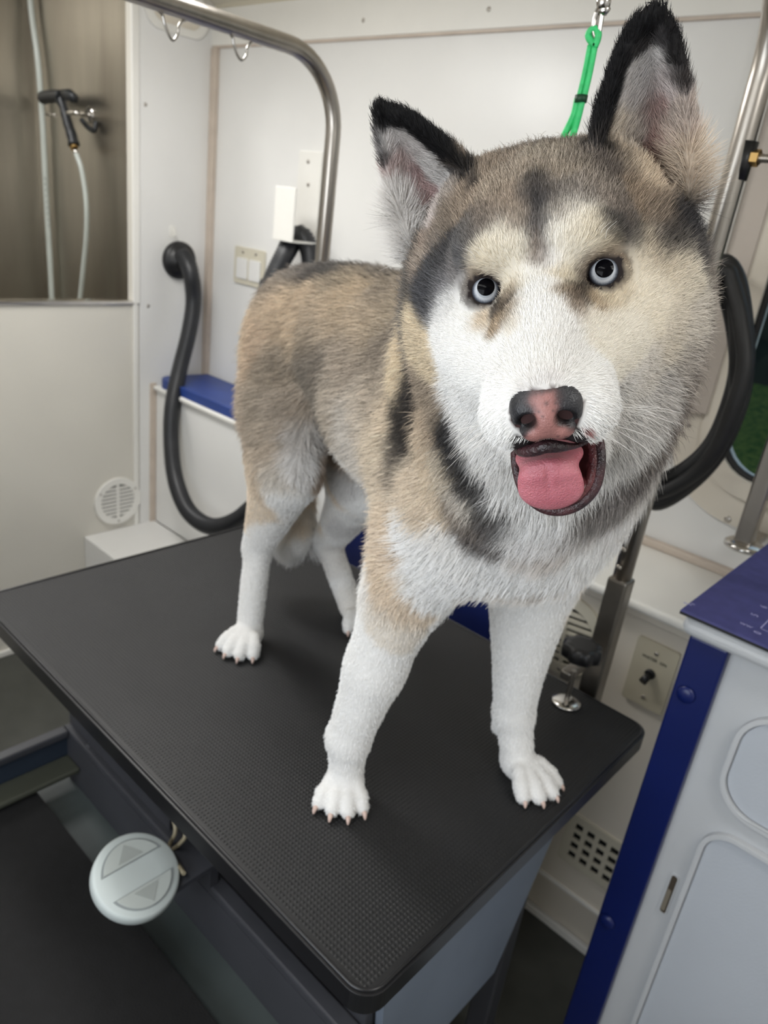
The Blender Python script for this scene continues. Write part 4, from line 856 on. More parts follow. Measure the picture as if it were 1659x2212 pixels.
PAINT = [(-0.109,0.089,1.356,0.011,74,66,60),(-0.122,0.104,1.341,0.011,62,56,53),(-0.138,0.121,1.323,0.011,64,58,54),(-0.151,0.137,1.305,0.011,70,62,56),(-0.165,0.15,1.283,0.011,82,74,66),(-0.17,0.152,1.263,0.011,108,96,82),
(-0.172,0.151,1.243,0.011,142,126,106),(0.095,-0.028,1.388,0.0016,150,40,40),(0.095,-0.027,1.386,0.0016,170,70,64),(0.006,0.004,1.437,0.0042,36,28,26),(0.014,-0.001,1.437,0.0042,60,48,40),(0.047,0.028,1.454,0.0042,36,28,26),
(0.049,0.02,1.452,0.0042,50,38,32),(0.051,0.01,1.449,0.0042,80,62,50),(-0.014,0.005,1.435,0.0042,50,40,36),(0.059,0.046,1.461,0.0042,50,40,36),(-0.011,0.009,1.45,0.0042,70,56,46),(0.049,0.041,1.469,0.0042,70,56,46),
(0.05,-0.019,1.434,0.012,240,237,232),(0.063,-0.041,1.418,0.012,240,237,232),(0.07,-0.035,1.421,0.012,240,237,232),(0.05,-0.05,1.385,0.012,240,237,232),(0.045,-0.041,1.401,0.012,240,237,232),(0.094,-0.029,1.405,0.012,240,237,232),
(0.099,-0.027,1.396,0.012,240,237,232),(0.075,-0.048,1.41,0.012,222,216,212),(0.033,-0.008,1.443,0.012,240,237,232),(0.049,-0.006,1.443,0.012,240,237,232),(0.036,-0.022,1.418,0.012,240,237,232),(0.071,-0.015,1.425,0.012,240,237,232),
(0.083,-0.027,1.416,0.012,240,237,232),(0.025,-0.017,1.41,0.012,240,237,232),(0.062,-0.047,1.378,0.012,240,237,232),(0.094,-0.021,1.381,0.012,240,237,232),(0.072,0.041,1.363,0.012,240,237,232),(0.059,-0.01,1.435,0.012,240,237,232),
(0.036,-0.017,1.431,0.012,240,237,232),(0.011,-0.004,1.384,0.012,240,237,232),(0.092,-0.006,1.412,0.012,240,237,232),(-0,0.031,1.509,0.007,56,54,58),(0.006,0.024,1.502,0.007,56,54,58),(0.011,0.018,1.494,0.007,56,54,58),
(0.005,0.021,1.499,0.007,56,54,58),(0.011,0.023,1.5,0.007,56,54,58),(-0.001,0.022,1.501,0.007,120,108,98),(0.012,0.026,1.503,0.007,120,108,98),(0.015,0.014,1.484,0.007,85,80,80),(0.019,0.014,1.475,0.007,112,92,80),
(0.02,0.015,1.467,0.007,130,105,85),(0.027,0.018,1.48,0.007,238,232,220),(0.012,0.01,1.471,0.007,235,226,205),(0.023,0.022,1.493,0.007,150,138,125),(0.005,0.011,1.486,0.007,150,132,112),(0.027,0.018,1.466,0.007,240,237,232),
(0.019,0.01,1.457,0.007,238,234,226),(0.036,0.006,1.454,0.007,240,237,232),(0,0.003,1.472,0.011,236,226,204),(0.006,0.007,1.463,0.011,232,220,194),(0.007,0.009,1.451,0.011,226,212,184),(-0.003,0.002,1.461,0.011,222,205,170),
(0.031,0.023,1.489,0.011,238,230,212),(0.037,0.024,1.475,0.011,236,226,204),(0.038,0.021,1.46,0.011,222,206,172),(0.044,0.027,1.482,0.011,226,210,176),(0.051,0.036,1.477,0.011,214,194,154),(0.058,0.064,1.477,0.011,226,210,180),
(-0.015,0.008,1.483,0.012,128,112,98),(-0.053,0.032,1.493,0.012,156,134,110),(-0.007,0.016,1.495,0.012,156,134,110),(-0.027,0.032,1.506,0.012,170,150,126),(0.022,0.033,1.504,0.012,132,122,112),(0.031,0.052,1.509,0.012,142,128,114),
(0.006,0.04,1.514,0.012,165,148,126),(-0.019,0.038,1.512,0.012,168,150,128),(0.008,0.061,1.521,0.012,150,136,118),(0.017,0.073,1.523,0.012,104,92,84),(0.04,0.085,1.508,0.012,156,132,104),(0.051,0.093,1.497,0.012,140,120,98),
(0.048,0.053,1.498,0.012,130,115,102),(-0.053,0.054,1.518,0.012,150,130,108),(-0.015,0.06,1.524,0.012,160,145,124),(0.052,0.037,1.488,0.009,56,54,58),(0.055,0.047,1.487,0.009,56,54,58),(0.054,0.062,1.485,0.009,72,68,68),
(0.057,0.113,1.496,0.009,56,54,58),(0.063,0.122,1.489,0.009,56,54,58),(0.062,0.096,1.486,0.009,80,74,72),(0.061,0.086,1.482,0.009,96,88,84),(0.048,0.14,1.507,0.009,56,54,58),(0.053,0.141,1.495,0.009,56,54,58),
(0.068,0.122,1.481,0.009,96,90,88),(0.06,0.077,1.48,0.009,190,172,142),(-0.052,0.021,1.455,0.01,78,76,78),(-0.064,0.023,1.445,0.01,76,76,80),(-0.063,0.02,1.435,0.01,78,78,84),(-0.057,0.016,1.427,0.01,86,86,92),
(-0.03,0.003,1.462,0.01,84,84,88),(-0.026,0.003,1.473,0.01,104,98,94),(-0.071,0.032,1.465,0.01,132,118,104),(-0.112,0.067,1.469,0.01,146,126,106),(-0.066,0.032,1.478,0.01,140,122,102),(-0.047,0.015,1.442,0.01,110,108,112),
(-0.036,0.011,1.452,0.01,120,114,112),(0.012,0.001,1.44,0.0065,130,110,86),(0.008,0.003,1.436,0.0065,96,80,64),(0.014,-0.006,1.428,0.0065,158,132,96),(-0.004,0.004,1.426,0.0065,206,180,142),(-0.014,0.007,1.449,0.0065,160,132,94),
(-0.017,0.004,1.442,0.0065,90,74,58),(-0.007,0.011,1.449,0.0065,120,100,78),(0.049,0.019,1.452,0.0065,104,86,68),(0.054,0.006,1.445,0.0065,150,126,98),(0.056,0.029,1.447,0.0065,180,154,114),(0.061,0.047,1.456,0.0065,196,172,130),
(0.055,0.046,1.471,0.0065,150,122,88),(0.043,0.032,1.458,0.0065,96,76,60),(0.044,0.034,1.469,0.0065,130,106,78),(0.05,0.04,1.473,0.0065,140,114,82),(0.047,0.008,1.451,0.0065,165,140,105),(0.024,-0.009,1.436,0.0065,170,145,110),
(0.009,0.006,1.445,0.0065,180,160,128),(0.032,-0.016,1.43,0.0065,214,198,172),(0.061,0.048,1.464,0.0065,200,178,138),(0.06,0.039,1.448,0.0065,214,194,156),(-0.02,0.003,1.42,0.014,240,237,232),(-0.037,0.008,1.427,0.014,214,212,210),
(-0.009,-0.003,1.405,0.014,240,237,232),(-0.033,0.006,1.406,0.014,240,237,232),(-0.022,0.013,1.38,0.014,240,237,232),(-0.016,0.004,1.435,0.014,232,228,220),(0.067,0.056,1.457,0.014,234,220,192),(0.077,0.069,1.451,0.014,236,222,196),
(0.081,0.088,1.432,0.014,232,218,194),(0.072,0.038,1.437,0.014,236,226,206),(0.069,0.017,1.431,0.014,240,230,212),(0.078,0.073,1.409,0.014,226,216,202),(0.076,0.098,1.464,0.014,228,214,188),(0.07,0.086,1.471,0.014,218,200,168),
(0.073,0.06,1.394,0.014,236,230,222),(0.075,0.11,1.384,0.014,212,204,196),(0.082,0.119,1.437,0.014,222,210,192),(0.079,0.128,1.412,0.014,190,178,165),(0.073,0.149,1.453,0.016,150,138,125),(0.069,0.16,1.389,0.016,146,130,116),
(0.069,0.151,1.368,0.016,138,122,110),(0.064,0.144,1.346,0.016,132,120,110),(0.05,0.15,1.319,0.016,130,120,115),(0.031,0.167,1.283,0.016,136,128,122),(0.076,0.146,1.405,0.016,150,136,122),(0.068,0.079,1.366,0.016,214,208,202),
(0.062,0.093,1.35,0.016,190,184,178),(0.034,0.229,1.304,0.016,215,208,200),(0.014,0.277,1.261,0.016,222,218,212),(0.018,0.233,1.254,0.016,236,232,228),(-0.045,0.054,1.339,0.011,52,49,50),(-0.042,0.062,1.326,0.011,48,46,48),
(-0.037,0.073,1.309,0.011,50,47,48),(-0.03,0.083,1.294,0.011,54,50,50),(-0.023,0.097,1.278,0.011,58,54,54),(-0.026,0.087,1.289,0.011,52,50,50),(-0.021,0.106,1.269,0.011,90,84,82),(-0.063,0.107,1.262,0.011,150,134,116),
(-0.051,0.115,1.25,0.011,120,108,98),(-0.044,0.125,1.238,0.011,104,96,92),(-0.021,0.031,1.36,0.014,240,237,232),(-0.01,0.044,1.338,0.014,240,237,232),(-0.008,0.083,1.3,0.014,240,237,232),(-0.007,0.112,1.271,0.014,240,237,232),
(0.001,0.14,1.255,0.014,232,228,224),(-0.063,0.084,1.301,0.014,206,188,158),(-0.04,0.09,1.283,0.014,220,208,190),(-0.095,0.099,1.309,0.014,194,170,136),(-0.089,0.114,1.266,0.014,206,184,150),(-0.119,0.13,1.239,0.014,216,194,162),
(-0.005,0.167,1.229,0.014,196,186,176),(0.015,0.167,1.259,0.014,196,190,184),(-0.139,0.105,1.373,0.014,228,202,156),(-0.156,0.125,1.343,0.014,226,200,156),(-0.195,0.16,1.295,0.014,208,184,148),(-0.067,0.053,1.356,0.014,170,148,120),
(-0.081,0.077,1.335,0.014,188,162,128),(-0.068,0.026,1.398,0.014,220,196,152),(-0.317,0.241,1.36,0.03,178,154,120),(-0.392,0.276,1.373,0.03,188,162,124),(-0.413,0.261,1.342,0.03,172,150,120),(-0.494,0.286,1.338,0.03,186,160,124),
(-0.559,0.307,1.345,0.03,192,166,130),(-0.312,0.269,1.392,0.03,152,134,110),(-0.25,0.202,1.345,0.03,136,120,100),(-0.236,0.181,1.306,0.03,168,150,126),(-0.322,0.223,1.318,0.03,162,144,122),(-0.35,0.227,1.267,0.03,172,156,134),
(-0.4,0.247,1.294,0.03,124,111,95),(-0.424,0.265,1.257,0.03,130,118,102),(-0.261,0.191,1.273,0.03,190,174,152),(-0.3,0.213,1.24,0.03,220,208,192),(-0.208,0.165,1.261,0.03,204,184,152),(-0.204,0.168,1.221,0.03,208,188,158),
(-0.272,0.242,1.378,0.03,168,148,118),(-0.509,0.343,1.392,0.022,96,88,82),(-0.443,0.364,1.402,0.022,88,82,78),(-0.113,0.061,1.443,0.022,100,92,84),(-0.557,0.336,1.375,0.022,118,108,98),(-0.47,0.348,1.4,0.022,92,86,80),
(-0.577,0.321,1.359,0.022,140,124,106),(-0.373,0.334,1.404,0.022,120,108,94),(-0.425,0.306,1.391,0.022,150,132,106),(-0.568,0.286,1.286,0.026,184,156,122),(-0.66,0.337,1.222,0.026,192,168,132),(-0.515,0.279,1.259,0.026,152,134,110),
(-0.529,0.263,1.191,0.026,162,144,120),(-0.488,0.277,1.214,0.026,166,148,126),(-0.57,0.27,1.179,0.026,174,152,126),(-0.503,0.261,1.145,0.026,176,156,130),(-0.532,0.259,1.101,0.026,194,172,142),(-0.54,0.269,1.052,0.026,206,184,154),
(-0.467,0.296,1.185,0.018,216,208,200),(-0.464,0.28,1.14,0.018,230,226,222),(-0.481,0.266,1.081,0.018,240,237,232),(-0.525,0.291,1.006,0.018,240,237,232),(-0.558,0.304,0.933,0.018,240,237,232),(-0.544,0.288,0.876,0.018,240,237,232),
(-0.533,0.246,0.829,0.018,240,237,232),(-0.477,0.3,1.061,0.018,240,237,232),(-0.485,0.258,1.116,0.018,215,205,190),(-0.471,0.333,1.122,0.018,170,146,120),(-0.596,0.423,0.955,0.018,208,184,148),(-0.599,0.409,0.913,0.018,240,237,232),
(-0.462,0.396,1.084,0.018,214,210,206),(-0.517,0.446,0.972,0.018,216,212,208),(-0.55,0.466,0.89,0.018,230,224,216),(-0.507,0.465,0.845,0.018,232,224,212),(-0.185,0.158,1.199,0.018,222,198,164),(-0.177,0.151,1.173,0.018,224,200,168),
(-0.163,0.147,1.153,0.018,224,198,164),(-0.161,0.149,1.132,0.018,220,194,158),(-0.166,0.153,1.101,0.018,220,196,164),(-0.173,0.153,1.075,0.018,232,220,202),(-0.206,0.16,1.086,0.018,238,232,224),(-0.207,0.159,1.038,0.018,240,237,232),
(-0.129,0.137,1.186,0.018,240,237,232),(-0.126,0.15,1.142,0.018,240,237,232),(-0.092,0.136,1.191,0.018,240,237,232),(-0.073,0.135,1.209,0.018,238,234,228),(-0.188,0.152,1.002,0.018,240,237,232),(-0.196,0.153,0.898,0.018,240,237,232),
(-0.195,0.15,0.83,0.018,240,237,232),(-0.053,0.144,1.206,0.018,240,237,232),(-0.021,0.174,1.202,0.018,240,237,232),(0.004,0.204,1.223,0.018,240,237,232),(-0.078,0.151,1.174,0.018,240,237,232),(-0.099,0.336,1.04,0.018,240,237,232),
(-0.107,0.343,0.966,0.018,240,237,232),(-0.086,0.359,0.862,0.018,240,237,232),(-0.04,0.353,0.829,0.018,240,237,232),(-0.077,0.338,1.082,0.018,240,237,232),(-0.064,0.203,1.144,0.018,226,216,204),(-0.116,0.015,1.536,0.0038,22,21,24),
(-0.11,0.017,1.538,0.0038,22,21,24),(-0.103,0.02,1.536,0.0038,22,21,24),(-0.096,0.024,1.533,0.0038,22,21,24),(-0.089,0.028,1.529,0.0038,22,21,24),(-0.08,0.031,1.524,0.0038,22,21,24),(-0.072,0.035,1.519,0.0038,22,21,24),
(-0.065,0.038,1.514,0.0038,22,21,24),(-0.058,0.041,1.511,0.0038,22,21,24),(-0.064,0.043,1.506,0.0038,40,36,36),(-0.119,0.018,1.529,0.0038,22,21,24),(-0.12,0.022,1.521,0.0038,22,21,24),(-0.121,0.028,1.513,0.0038,60,55,55),
(-0.052,0.037,1.502,0.0038,70,62,58),(-0.074,0.047,1.509,0.0038,70,64,62),(-0.115,0.019,1.533,0.0038,22,21,24),(-0.117,0.029,1.524,0.008,222,214,210),(-0.118,0.041,1.514,0.008,206,178,172),(-0.115,0.056,1.501,0.008,190,152,148),
(-0.112,0.065,1.491,0.008,184,146,142),(-0.084,0.044,1.483,0.008,206,190,182),(-0.119,0.044,1.492,0.008,232,226,220),(-0.114,0.056,1.468,0.008,236,230,224),(-0.093,0.053,1.509,0.008,206,200,196),(-0.074,0.041,1.495,0.008,170,155,142),
(-0.078,0.035,1.465,0.008,166,142,122),(-0.08,0.033,1.452,0.008,170,150,130),(-0.105,0.039,1.521,0.008,205,196,192),(-0.116,0.056,1.455,0.008,238,232,226),(0.008,0.076,1.539,0.0045,22,21,24),(0.009,0.076,1.549,0.0045,22,21,24),
(0.011,0.076,1.558,0.0045,22,21,24),(0.012,0.076,1.566,0.0045,22,21,24),(0.015,0.075,1.575,0.0045,22,21,24),(0.017,0.074,1.583,0.0045,22,21,24),(0.021,0.073,1.59,0.0045,22,21,24),(0.025,0.073,1.596,0.0045,22,21,24),
(0.029,0.074,1.6,0.0045,22,21,24),(0.033,0.079,1.597,0.0045,22,21,24),(0.036,0.087,1.592,0.0045,22,21,24),(0.039,0.096,1.584,0.0045,36,33,34),(0.041,0.105,1.576,0.0045,70,62,60),(0.004,0.077,1.534,0.0045,46,42,42),
(0.012,0.079,1.532,0.0045,22,21,24),(0.016,0.085,1.531,0.0045,40,36,36),(0.022,0.087,1.528,0.0045,70,60,55),(0.028,0.078,1.595,0.0045,22,21,24),(0.03,0.087,1.59,0.0045,60,56,58),(0.019,0.081,1.584,0.0045,60,55,55),
(0.02,0.1,1.578,0.01,214,208,205),(0.014,0.105,1.564,0.01,210,202,198),(0.026,0.109,1.573,0.01,200,184,180),(0.02,0.121,1.557,0.01,182,140,132),(0.024,0.133,1.54,0.01,172,122,114),(0.012,0.116,1.548,0.01,212,198,184),
(0.01,0.106,1.542,0.01,214,198,176),(0.032,0.127,1.547,0.01,206,182,164),(0.044,0.131,1.532,0.01,220,196,166),(0.03,0.139,1.524,0.01,184,146,120),(0.033,0.099,1.522,0.01,206,182,148),(0.048,0.135,1.519,0.01,214,190,160),
(0.044,0.12,1.554,0.01,200,180,165),(0.024,0.091,1.529,0.01,190,168,138)]
DOG = thing('husky', 'grey and white husky with pale blue eyes standing on the black table', 'dog', (-.3, .3, .8))
def s2l(c): c = np.asarray(c, float) / 255; return np.where(c <= .04045, c / 12.92, ((c + .055) / 1.055) ** 2.4)
def attr_mat(name, rough, attr='fur_colour', spec=.3, grad=False, sss=0.0, bump=0.0):
    m = bpy.data.materials.new(name); m.use_nodes = True; n = m.node_tree; b = n.nodes['Principled BSDF']; a = n.nodes.new('ShaderNodeAttribute'); a.attribute_name = attr
    if grad:
        a2 = n.nodes.new('ShaderNodeAttribute'); a2.attribute_name = 'tip_colour'; hi = n.nodes.new('ShaderNodeHairInfo'); mx = n.nodes.new('ShaderNodeMix'); mx.data_type = 'RGBA'
        n.links.new(hi.outputs['Intercept'], mx.inputs[0]); n.links.new(a.outputs['Color'], mx.inputs[6]); n.links.new(a2.outputs['Color'], mx.inputs[7]); n.links.new(mx.outputs[2], b.inputs['Base Color'])
    else: n.links.new(a.outputs['Color'], b.inputs['Base Color'])
    b.inputs['Roughness'].default_value = rough; b.inputs['Specular IOR Level'].default_value = spec
    if bump:
        nz = n.nodes.new('ShaderNodeTexNoise'); nz.inputs['Scale'].default_value = 900; bp = n.nodes.new('ShaderNodeBump'); bp.inputs['Strength'].default_value = bump; bp.inputs['Distance'].default_value = .0006
        tc = n.nodes.new('ShaderNodeTexCoord'); n.links.new(tc.outputs['Object'], nz.inputs[0]); n.links.new(nz.outputs[0], bp.inputs['Height']); n.links.new(bp.outputs[0], b.inputs['Normal'])
    return m
# coat pattern: colour spots on the body surface, blended between neighbours
BC = np.array([-.30, .312, 1.2]); LT = LAT
pts = [np.array(p[:3]) for p in PAINT]; prr = [p[3] for p in PAINT]; pcc = [s2l(p[4:7]) for p in PAINT]
for p in PAINT:
    q = np.array(p[:3]); l = (q - BC) @ LT
    if np.linalg.norm(q - HO) > .24 and l < -.015 and q[0] < -.02: pts.append(q - 2 * l * LT); prr.append(p[3]); pcc.append(s2l(p[4:7]))
for (x, y, z, r, c) in ((0, -.15, .03, .03, (120, 108, 96)), (.07, -.14, -.02, .03, (120, 110, 102)), (-.07, -.14, -.02, .03, (120, 110, 102)), (0, -.17, -.07, .04, (110, 102, 96)), (0, -.12, .075, .03, (140, 124, 106)),
                        (0, .0, -.13, .03, (236, 232, 226)), (.04, -.02, -.12, .03, (236, 232, 226)), (-.04, -.02, -.12, .03, (236, 232, 226))):
    pts.append(hw(x, y, z)); prr.append(r); pcc.append(s2l(c))
for (q, r, c) in (((-.30, .33, 1.11), .05, (236, 232, 226)), ((-.15, .30, 1.10), .04, (240, 237, 232)), ((-.62, .42, .91), .035, (240, 237, 232)), ((-.625, .42, .95), .03, (236, 230, 220)), ((-.64, .43, 1.03), .03, (212, 188, 152)), ((-.68, .43, 1.2), .03, (120, 108, 96)), ((-.69, .46, 1.10), .03, (120, 108, 96)), ((-.12, .30, 1.42), .03, (100, 92, 86)), ((-.20, .30, 1.42), .03, (92, 86, 80)), ((-.51, .47, .86), .03, (240, 237, 232)), ((-.55, .48, 1.0), .03, (240, 236, 230))):
    pts.append(np.array(q)); prr.append(r); pcc.append(s2l(c))
PP = np.array(pts, np.float32); PR = np.array(prr, np.float32); PC = np.array(pcc, np.float32)
_l = PC.mean(1, keepdims=True); PC = PC * (1 + (.13 + .29 * (np.linalg.norm(PP - HO, axis=1) > .19))[:, None] * np.clip((_l - .08) / .1, 0, 1) * np.clip((.62 - _l) / .2, 0, 1)); _l = PC.mean(1, keepdims=True); PC = (_l + (PC - _l) * .62) * (1 + .12 * np.clip((.6 - _l) * 3, 0, 1))
def vnoise(P, s, seed):
    r = np.random.default_rng(seed); out = np.zeros((len(P), 3), np.float32)
    for k in range(5):
        d = r.normal(size=(3, 3)); ph = r.uniform(0, 6.3, 3); out += np.sin((P @ d) * s * (1 + .6 * k) + ph) / (1 + k * .5)
    return out / 2.5
def coat(P, N, warp=.004):
    Pw = (P + vnoise(P, 130, 3) * (warp * np.clip(np.linalg.norm(P - HO, axis=1) / .2 , .4, 1))[:, None]).astype(np.float32); out = np.zeros((len(P), 3), np.float32)
    for i in range(0, len(P), 20000):
        d2 = ((Pw[i:i + 20000, None] - PP[None]) ** 2).sum(-1); w_ = np.exp(-np.minimum(d2 / (PR ** 2) * 1.3, 60)) * (.01 / PR) ** 1.0 + 1e-9 / (d2 + 1e-5) ** 2 * 1e-4
        out[i:i + 20000] = (w_ @ PC) / w_.sum(1)[:, None]
    # backs of the ears
    nb = N @ back; L_ = (P - HO) @ HR; m = (L_[:, 2] > .055) & (np.abs(L_[:, 0]) > .03) & (nb > .7) & (EARD(P) < .012)
    out[m] = out[m] * .0 + s2l((46, 40, 38)).astype(np.float32) * (.7 + .6 * rng.random((m.sum(), 1)))
    return out
EP = np.concatenate([np.concatenate([I * (1 - t) + O * t + back * .42 * 4 * t * (1 - t) * np.linalg.norm(I - O, axis=1)[:, None] for t in (0, .15, .35, .5, .65, .85, 1)]) for I, O in EARS]).astype(np.float32)
def EARD(P):
    out = np.full(len(P), 9., np.float32); L_ = (P - HO) @ HR; m = np.where((L_[:, 2] > .02) & (np.abs(L_[:, 0]) > .02) & (L_[:, 1] > -.2))[0]
    for i in range(0, len(m), 8000): j = m[i:i + 8000]; out[j] = np.sqrt(((P[j][:, None].astype(np.float32) - EP[None]) ** 2).sum(-1).min(1))
    return out
M_SKIN = attr_mat('husky_undercoat', .85)
dog = np_mesh('body', DV, DF, M_SKIN, DOG)
nv = len(dog.data.vertices); DNm = np.zeros(nv * 3, np.float32); dog.data.vertices.foreach_get('normal', DNm); DNm = DNm.reshape(-1, 3)
def region(P):
    L_ = (P - HO) @ HR
    q = ((L_ - [.004, .050, -.095]) / [.0225, .043, .019]); mouth = (q ** 2).sum(1) < 1
    ed = np.minimum(np.linalg.norm(P - EYES[0], axis=1), np.linalg.norm(P - EYES[1], axis=1)); q2 = (L_ - [0, .0905, -.051]) / [.0190, .016, .0150]; nose = (q2 ** 2).sum(1) < 1
    return L_, mouth, ed, nose
DVf = DV.astype(np.float32); L_, mo, ed, no = region(DVf); cc_ = coat(DVf, DNm) * .8  # base coat darkened, standing for shade between the hairs
cc_[ed < .0165] = cc_[ed < .0165] * .5 + s2l((44, 34, 30)) * .5; cc_[ed < .0146] = s2l((30, 23, 22)); cc_[mo] = s2l((84, 34, 38)); cc_[no] = s2l((60, 40, 40)); cc_[(np.abs(L_[:, 0]) < .020) & (L_[:, 1] > .070) & (L_[:, 2] < -.063) & (L_[:, 2] > -.092)] = s2l((34, 28, 30)); cc_[(np.abs(L_[:, 0]) < .024) & (L_[:, 1] > .03) & (L_[:, 2] < -.072) & (L_[:, 2] > -.080)] = s2l((40, 30, 32))
at_ = dog.data.attributes.new('fur_colour', 'FLOAT_COLOR', 'POINT'); at_.data.foreach_set('color', np.c_[cc_, np.ones(nv)].astype(np.float32).ravel())

# eyes
def eye_mat():
    m = bpy.data.materials.new('husky_eye'); m.use_nodes = True; n = m.node_tree; b = n.nodes['Principled BSDF']; tc = n.nodes.new('ShaderNodeTexCoord'); sp = n.nodes.new('ShaderNodeSeparateXYZ'); n.links.new(tc.outputs['Object'], sp.inputs[0])
    cx = n.nodes.new('ShaderNodeCombineXYZ'); n.links.new(sp.outputs[0], cx.inputs[0]); n.links.new(sp.outputs[1], cx.inputs[1]); ln = n.nodes.new('ShaderNodeVectorMath'); ln.operation = 'LENGTH'; n.links.new(cx.outputs[0], ln.inputs[0])
    nz = n.nodes.new('ShaderNodeTexNoise'); nz.inputs['Scale'].default_value = 900; n.links.new(tc.outputs['Object'], nz.inputs[0])
    ad = n.nodes.new('ShaderNodeMath'); ad.operation = 'MULTIPLY_ADD'; n.links.new(nz.outputs[0], ad.inputs[0]); ad.inputs[1].default_value = .0008; n.links.new(ln.outputs['Value'], ad.inputs[2])
    sc = n.nodes.new('ShaderNodeMath'); sc.operation = 'MULTIPLY'; sc.inputs[1].default_value = 100; n.links.new(ad.outputs[0], sc.inputs[0])
    r = n.nodes.new('ShaderNodeValToRGB'); n.links.new(sc.outputs[0], r.inputs[0]); e = r.color_ramp.elements; e[0].position = 0; e[0].color = (.004, .004, .006, 1); e[1].position = 1; e[1].color = (*s2l((50, 38, 36)), 1)
    for p, c in ((.10, (150, 160, 172)), (.50, (158, 163, 170)), (.60, (188, 191, 196)), (.68, (160, 165, 173)), (.77, (92, 97, 106)), (.84, (50, 52, 60)), (.90, (34, 28, 30))):
        x = e.new(p); x.color = (*s2l(c), 1)
    of = n.nodes.new('ShaderNodeVectorMath'); of.operation = 'DISTANCE'; of.inputs[1].default_value = (0, .0016, 0); n.links.new(cx.outputs[0], of.inputs[0])
    pm = n.nodes.new('ShaderNodeMapRange'); pm.inputs[1].default_value = .0052; pm.inputs[2].default_value = .0055; n.links.new(of.outputs['Value'], pm.inputs[0])
    mx = n.nodes.new('ShaderNodeMix'); mx.data_type = 'RGBA'; mx.inputs[6].default_value = (.002, .002, .003, 1); n.links.new(pm.outputs[0], mx.inputs[0]); n.links.new(r.outputs[0], mx.inputs[7])
    n.links.new(mx.outputs[2], b.inputs['Base Color']); b.inputs['Roughness'].default_value = .3; b.inputs['Specular IOR Level'].default_value = 0; b.inputs['Coat Weight'].default_value = .3; b.inputs['Coat IOR'].default_value = 1.33; b.inputs['Coat Roughness'].default_value = .01
    return m
M_EYE = eye_mat()
for i_, c in enumerate(EYES):
    gz = CAM - c + HU * .05; gz /= np.linalg.norm(gz)
    mb = MB(); n_ = 48; rr_ = .0113; prof = [(rr_ * math.sin(a), rr_ * math.cos(a) + (.0011 * max(0, 1 - (a / .75) ** 2))) for a in np.linspace(.001, PI - .001, 40)][::-1]
    mb.lathe(prof, (0, 0, 0), (0, 0, 1), n_); e_ = mb.build('eyeball', M_EYE, DOG)
    q = Vector(gz).to_track_quat('Z', 'Y'); e_.matrix_parent_inverse = Matrix.Identity(4); e_.location = Vector(c + gz * .0012) - Vector(DOG['_loc']); e_.rotation_mode = 'QUATERNION'; e_.rotation_quaternion = q
# nose
fn = Field(hw(0, .088, -.052) - .034, hw(0, .088, -.052) + .034, .0009)
def ne(c, r, k=.004, sub=False, R=None): fn.ell(hw(*c), r, HR if R is None else HR @ R, k, sub)
ne((0, .086, -.0500), (.0155, .014, .0145)); 
for s_ in (-1, 1):
    ne((s_ * .0105, .0865, -.0475), (.0088, .0115, .0095)); ne((s_ * .0128, .085, -.0530), (.0062, .010, .0068), .003); ne((s_ * .0065, .0895, -.0600), (.0078, .0085, .0062), .003)
ne((0, .086, -.0415), (.014, .011, .0075)); ne((0, .0935, -.0530), (.0062, .0075, .0100), .003)
for s_ in (-1, 1):
    fn.ell(hw(s_ * .0102, .1000, -.0530), (.0056, .0095, .0040), HR @ np.array(Matrix.Rotation(s_ * .5, 3, 'Y')), .0022, True)
    fn.cone(hw(s_ * .0125, .096, -.0560), hw(s_ * .0172, .090, -.0580), .0018, .0014, .0015, True)
fn.cone(hw(0, .1025, -.0550), hw(0, .0985, -.0672), .0008, .0010, .0012, True)
NV, NF = fn.mesh(); del fn
nose = np_mesh('nose', NV, NF, attr_mat('nose_leather', .42, spec=.5, bump=.8), DOG); NL = (NV - HO) @ HR
x, y, z = NL.T; jj = vnoise(NV, 500, 9)[:, 0] * .0018
pk = 1 / (1 + np.exp(-((.0058 + .012 * np.clip((-.056 - z) / .01, 0, 1)) + jj - np.abs(x)) / .0009)); pk *= 1 / (1 + np.exp((z + .0385 + jj) / .0008)) * .9 + .1
pink = s2l((152, 106, 101)); blk = s2l((34, 34, 38)); ncol = blk * (1 - pk[:, None]) + pink * pk[:, None]
for (sx, sy, r_) in ((.001, -.0435, .0011), (-.003, -.047, .0007), (.004, -.0475, .0007), (.0055, -.0440, .0008), (-.0015, -.0495, .0006), (-.004, -.0645, .0009), (.005, -.0625, .0008), (.009, -.0640, .0009)):
    dk = np.exp(-((x - sx) ** 2 + (z - sy) ** 2) / r_ ** 2)[:, None]; ncol = ncol * (1 - dk * .7) + blk * dk * .7
for s_ in (-1, 1):
    q = ((NL - [s_ * .0102, .0985, -.0532]) / [.0066, .0115, .0050]); m_ = np.clip(1.25 - (q ** 2).sum(1), 0, 1)[:, None]; ncol = ncol * (1 - m_) + s2l((14, 11, 12)) * m_
lowm = np.clip((-.0655 - z) / .003, 0, 1)[:, None]; ncol = ncol * (1 - lowm) + blk * lowm
a_ = nose.data.attributes.new('fur_colour', 'FLOAT_COLOR', 'POINT'); a_.data.foreach_set('color', np.c_[ncol, np.ones(len(ncol))].astype(np.float32).ravel())
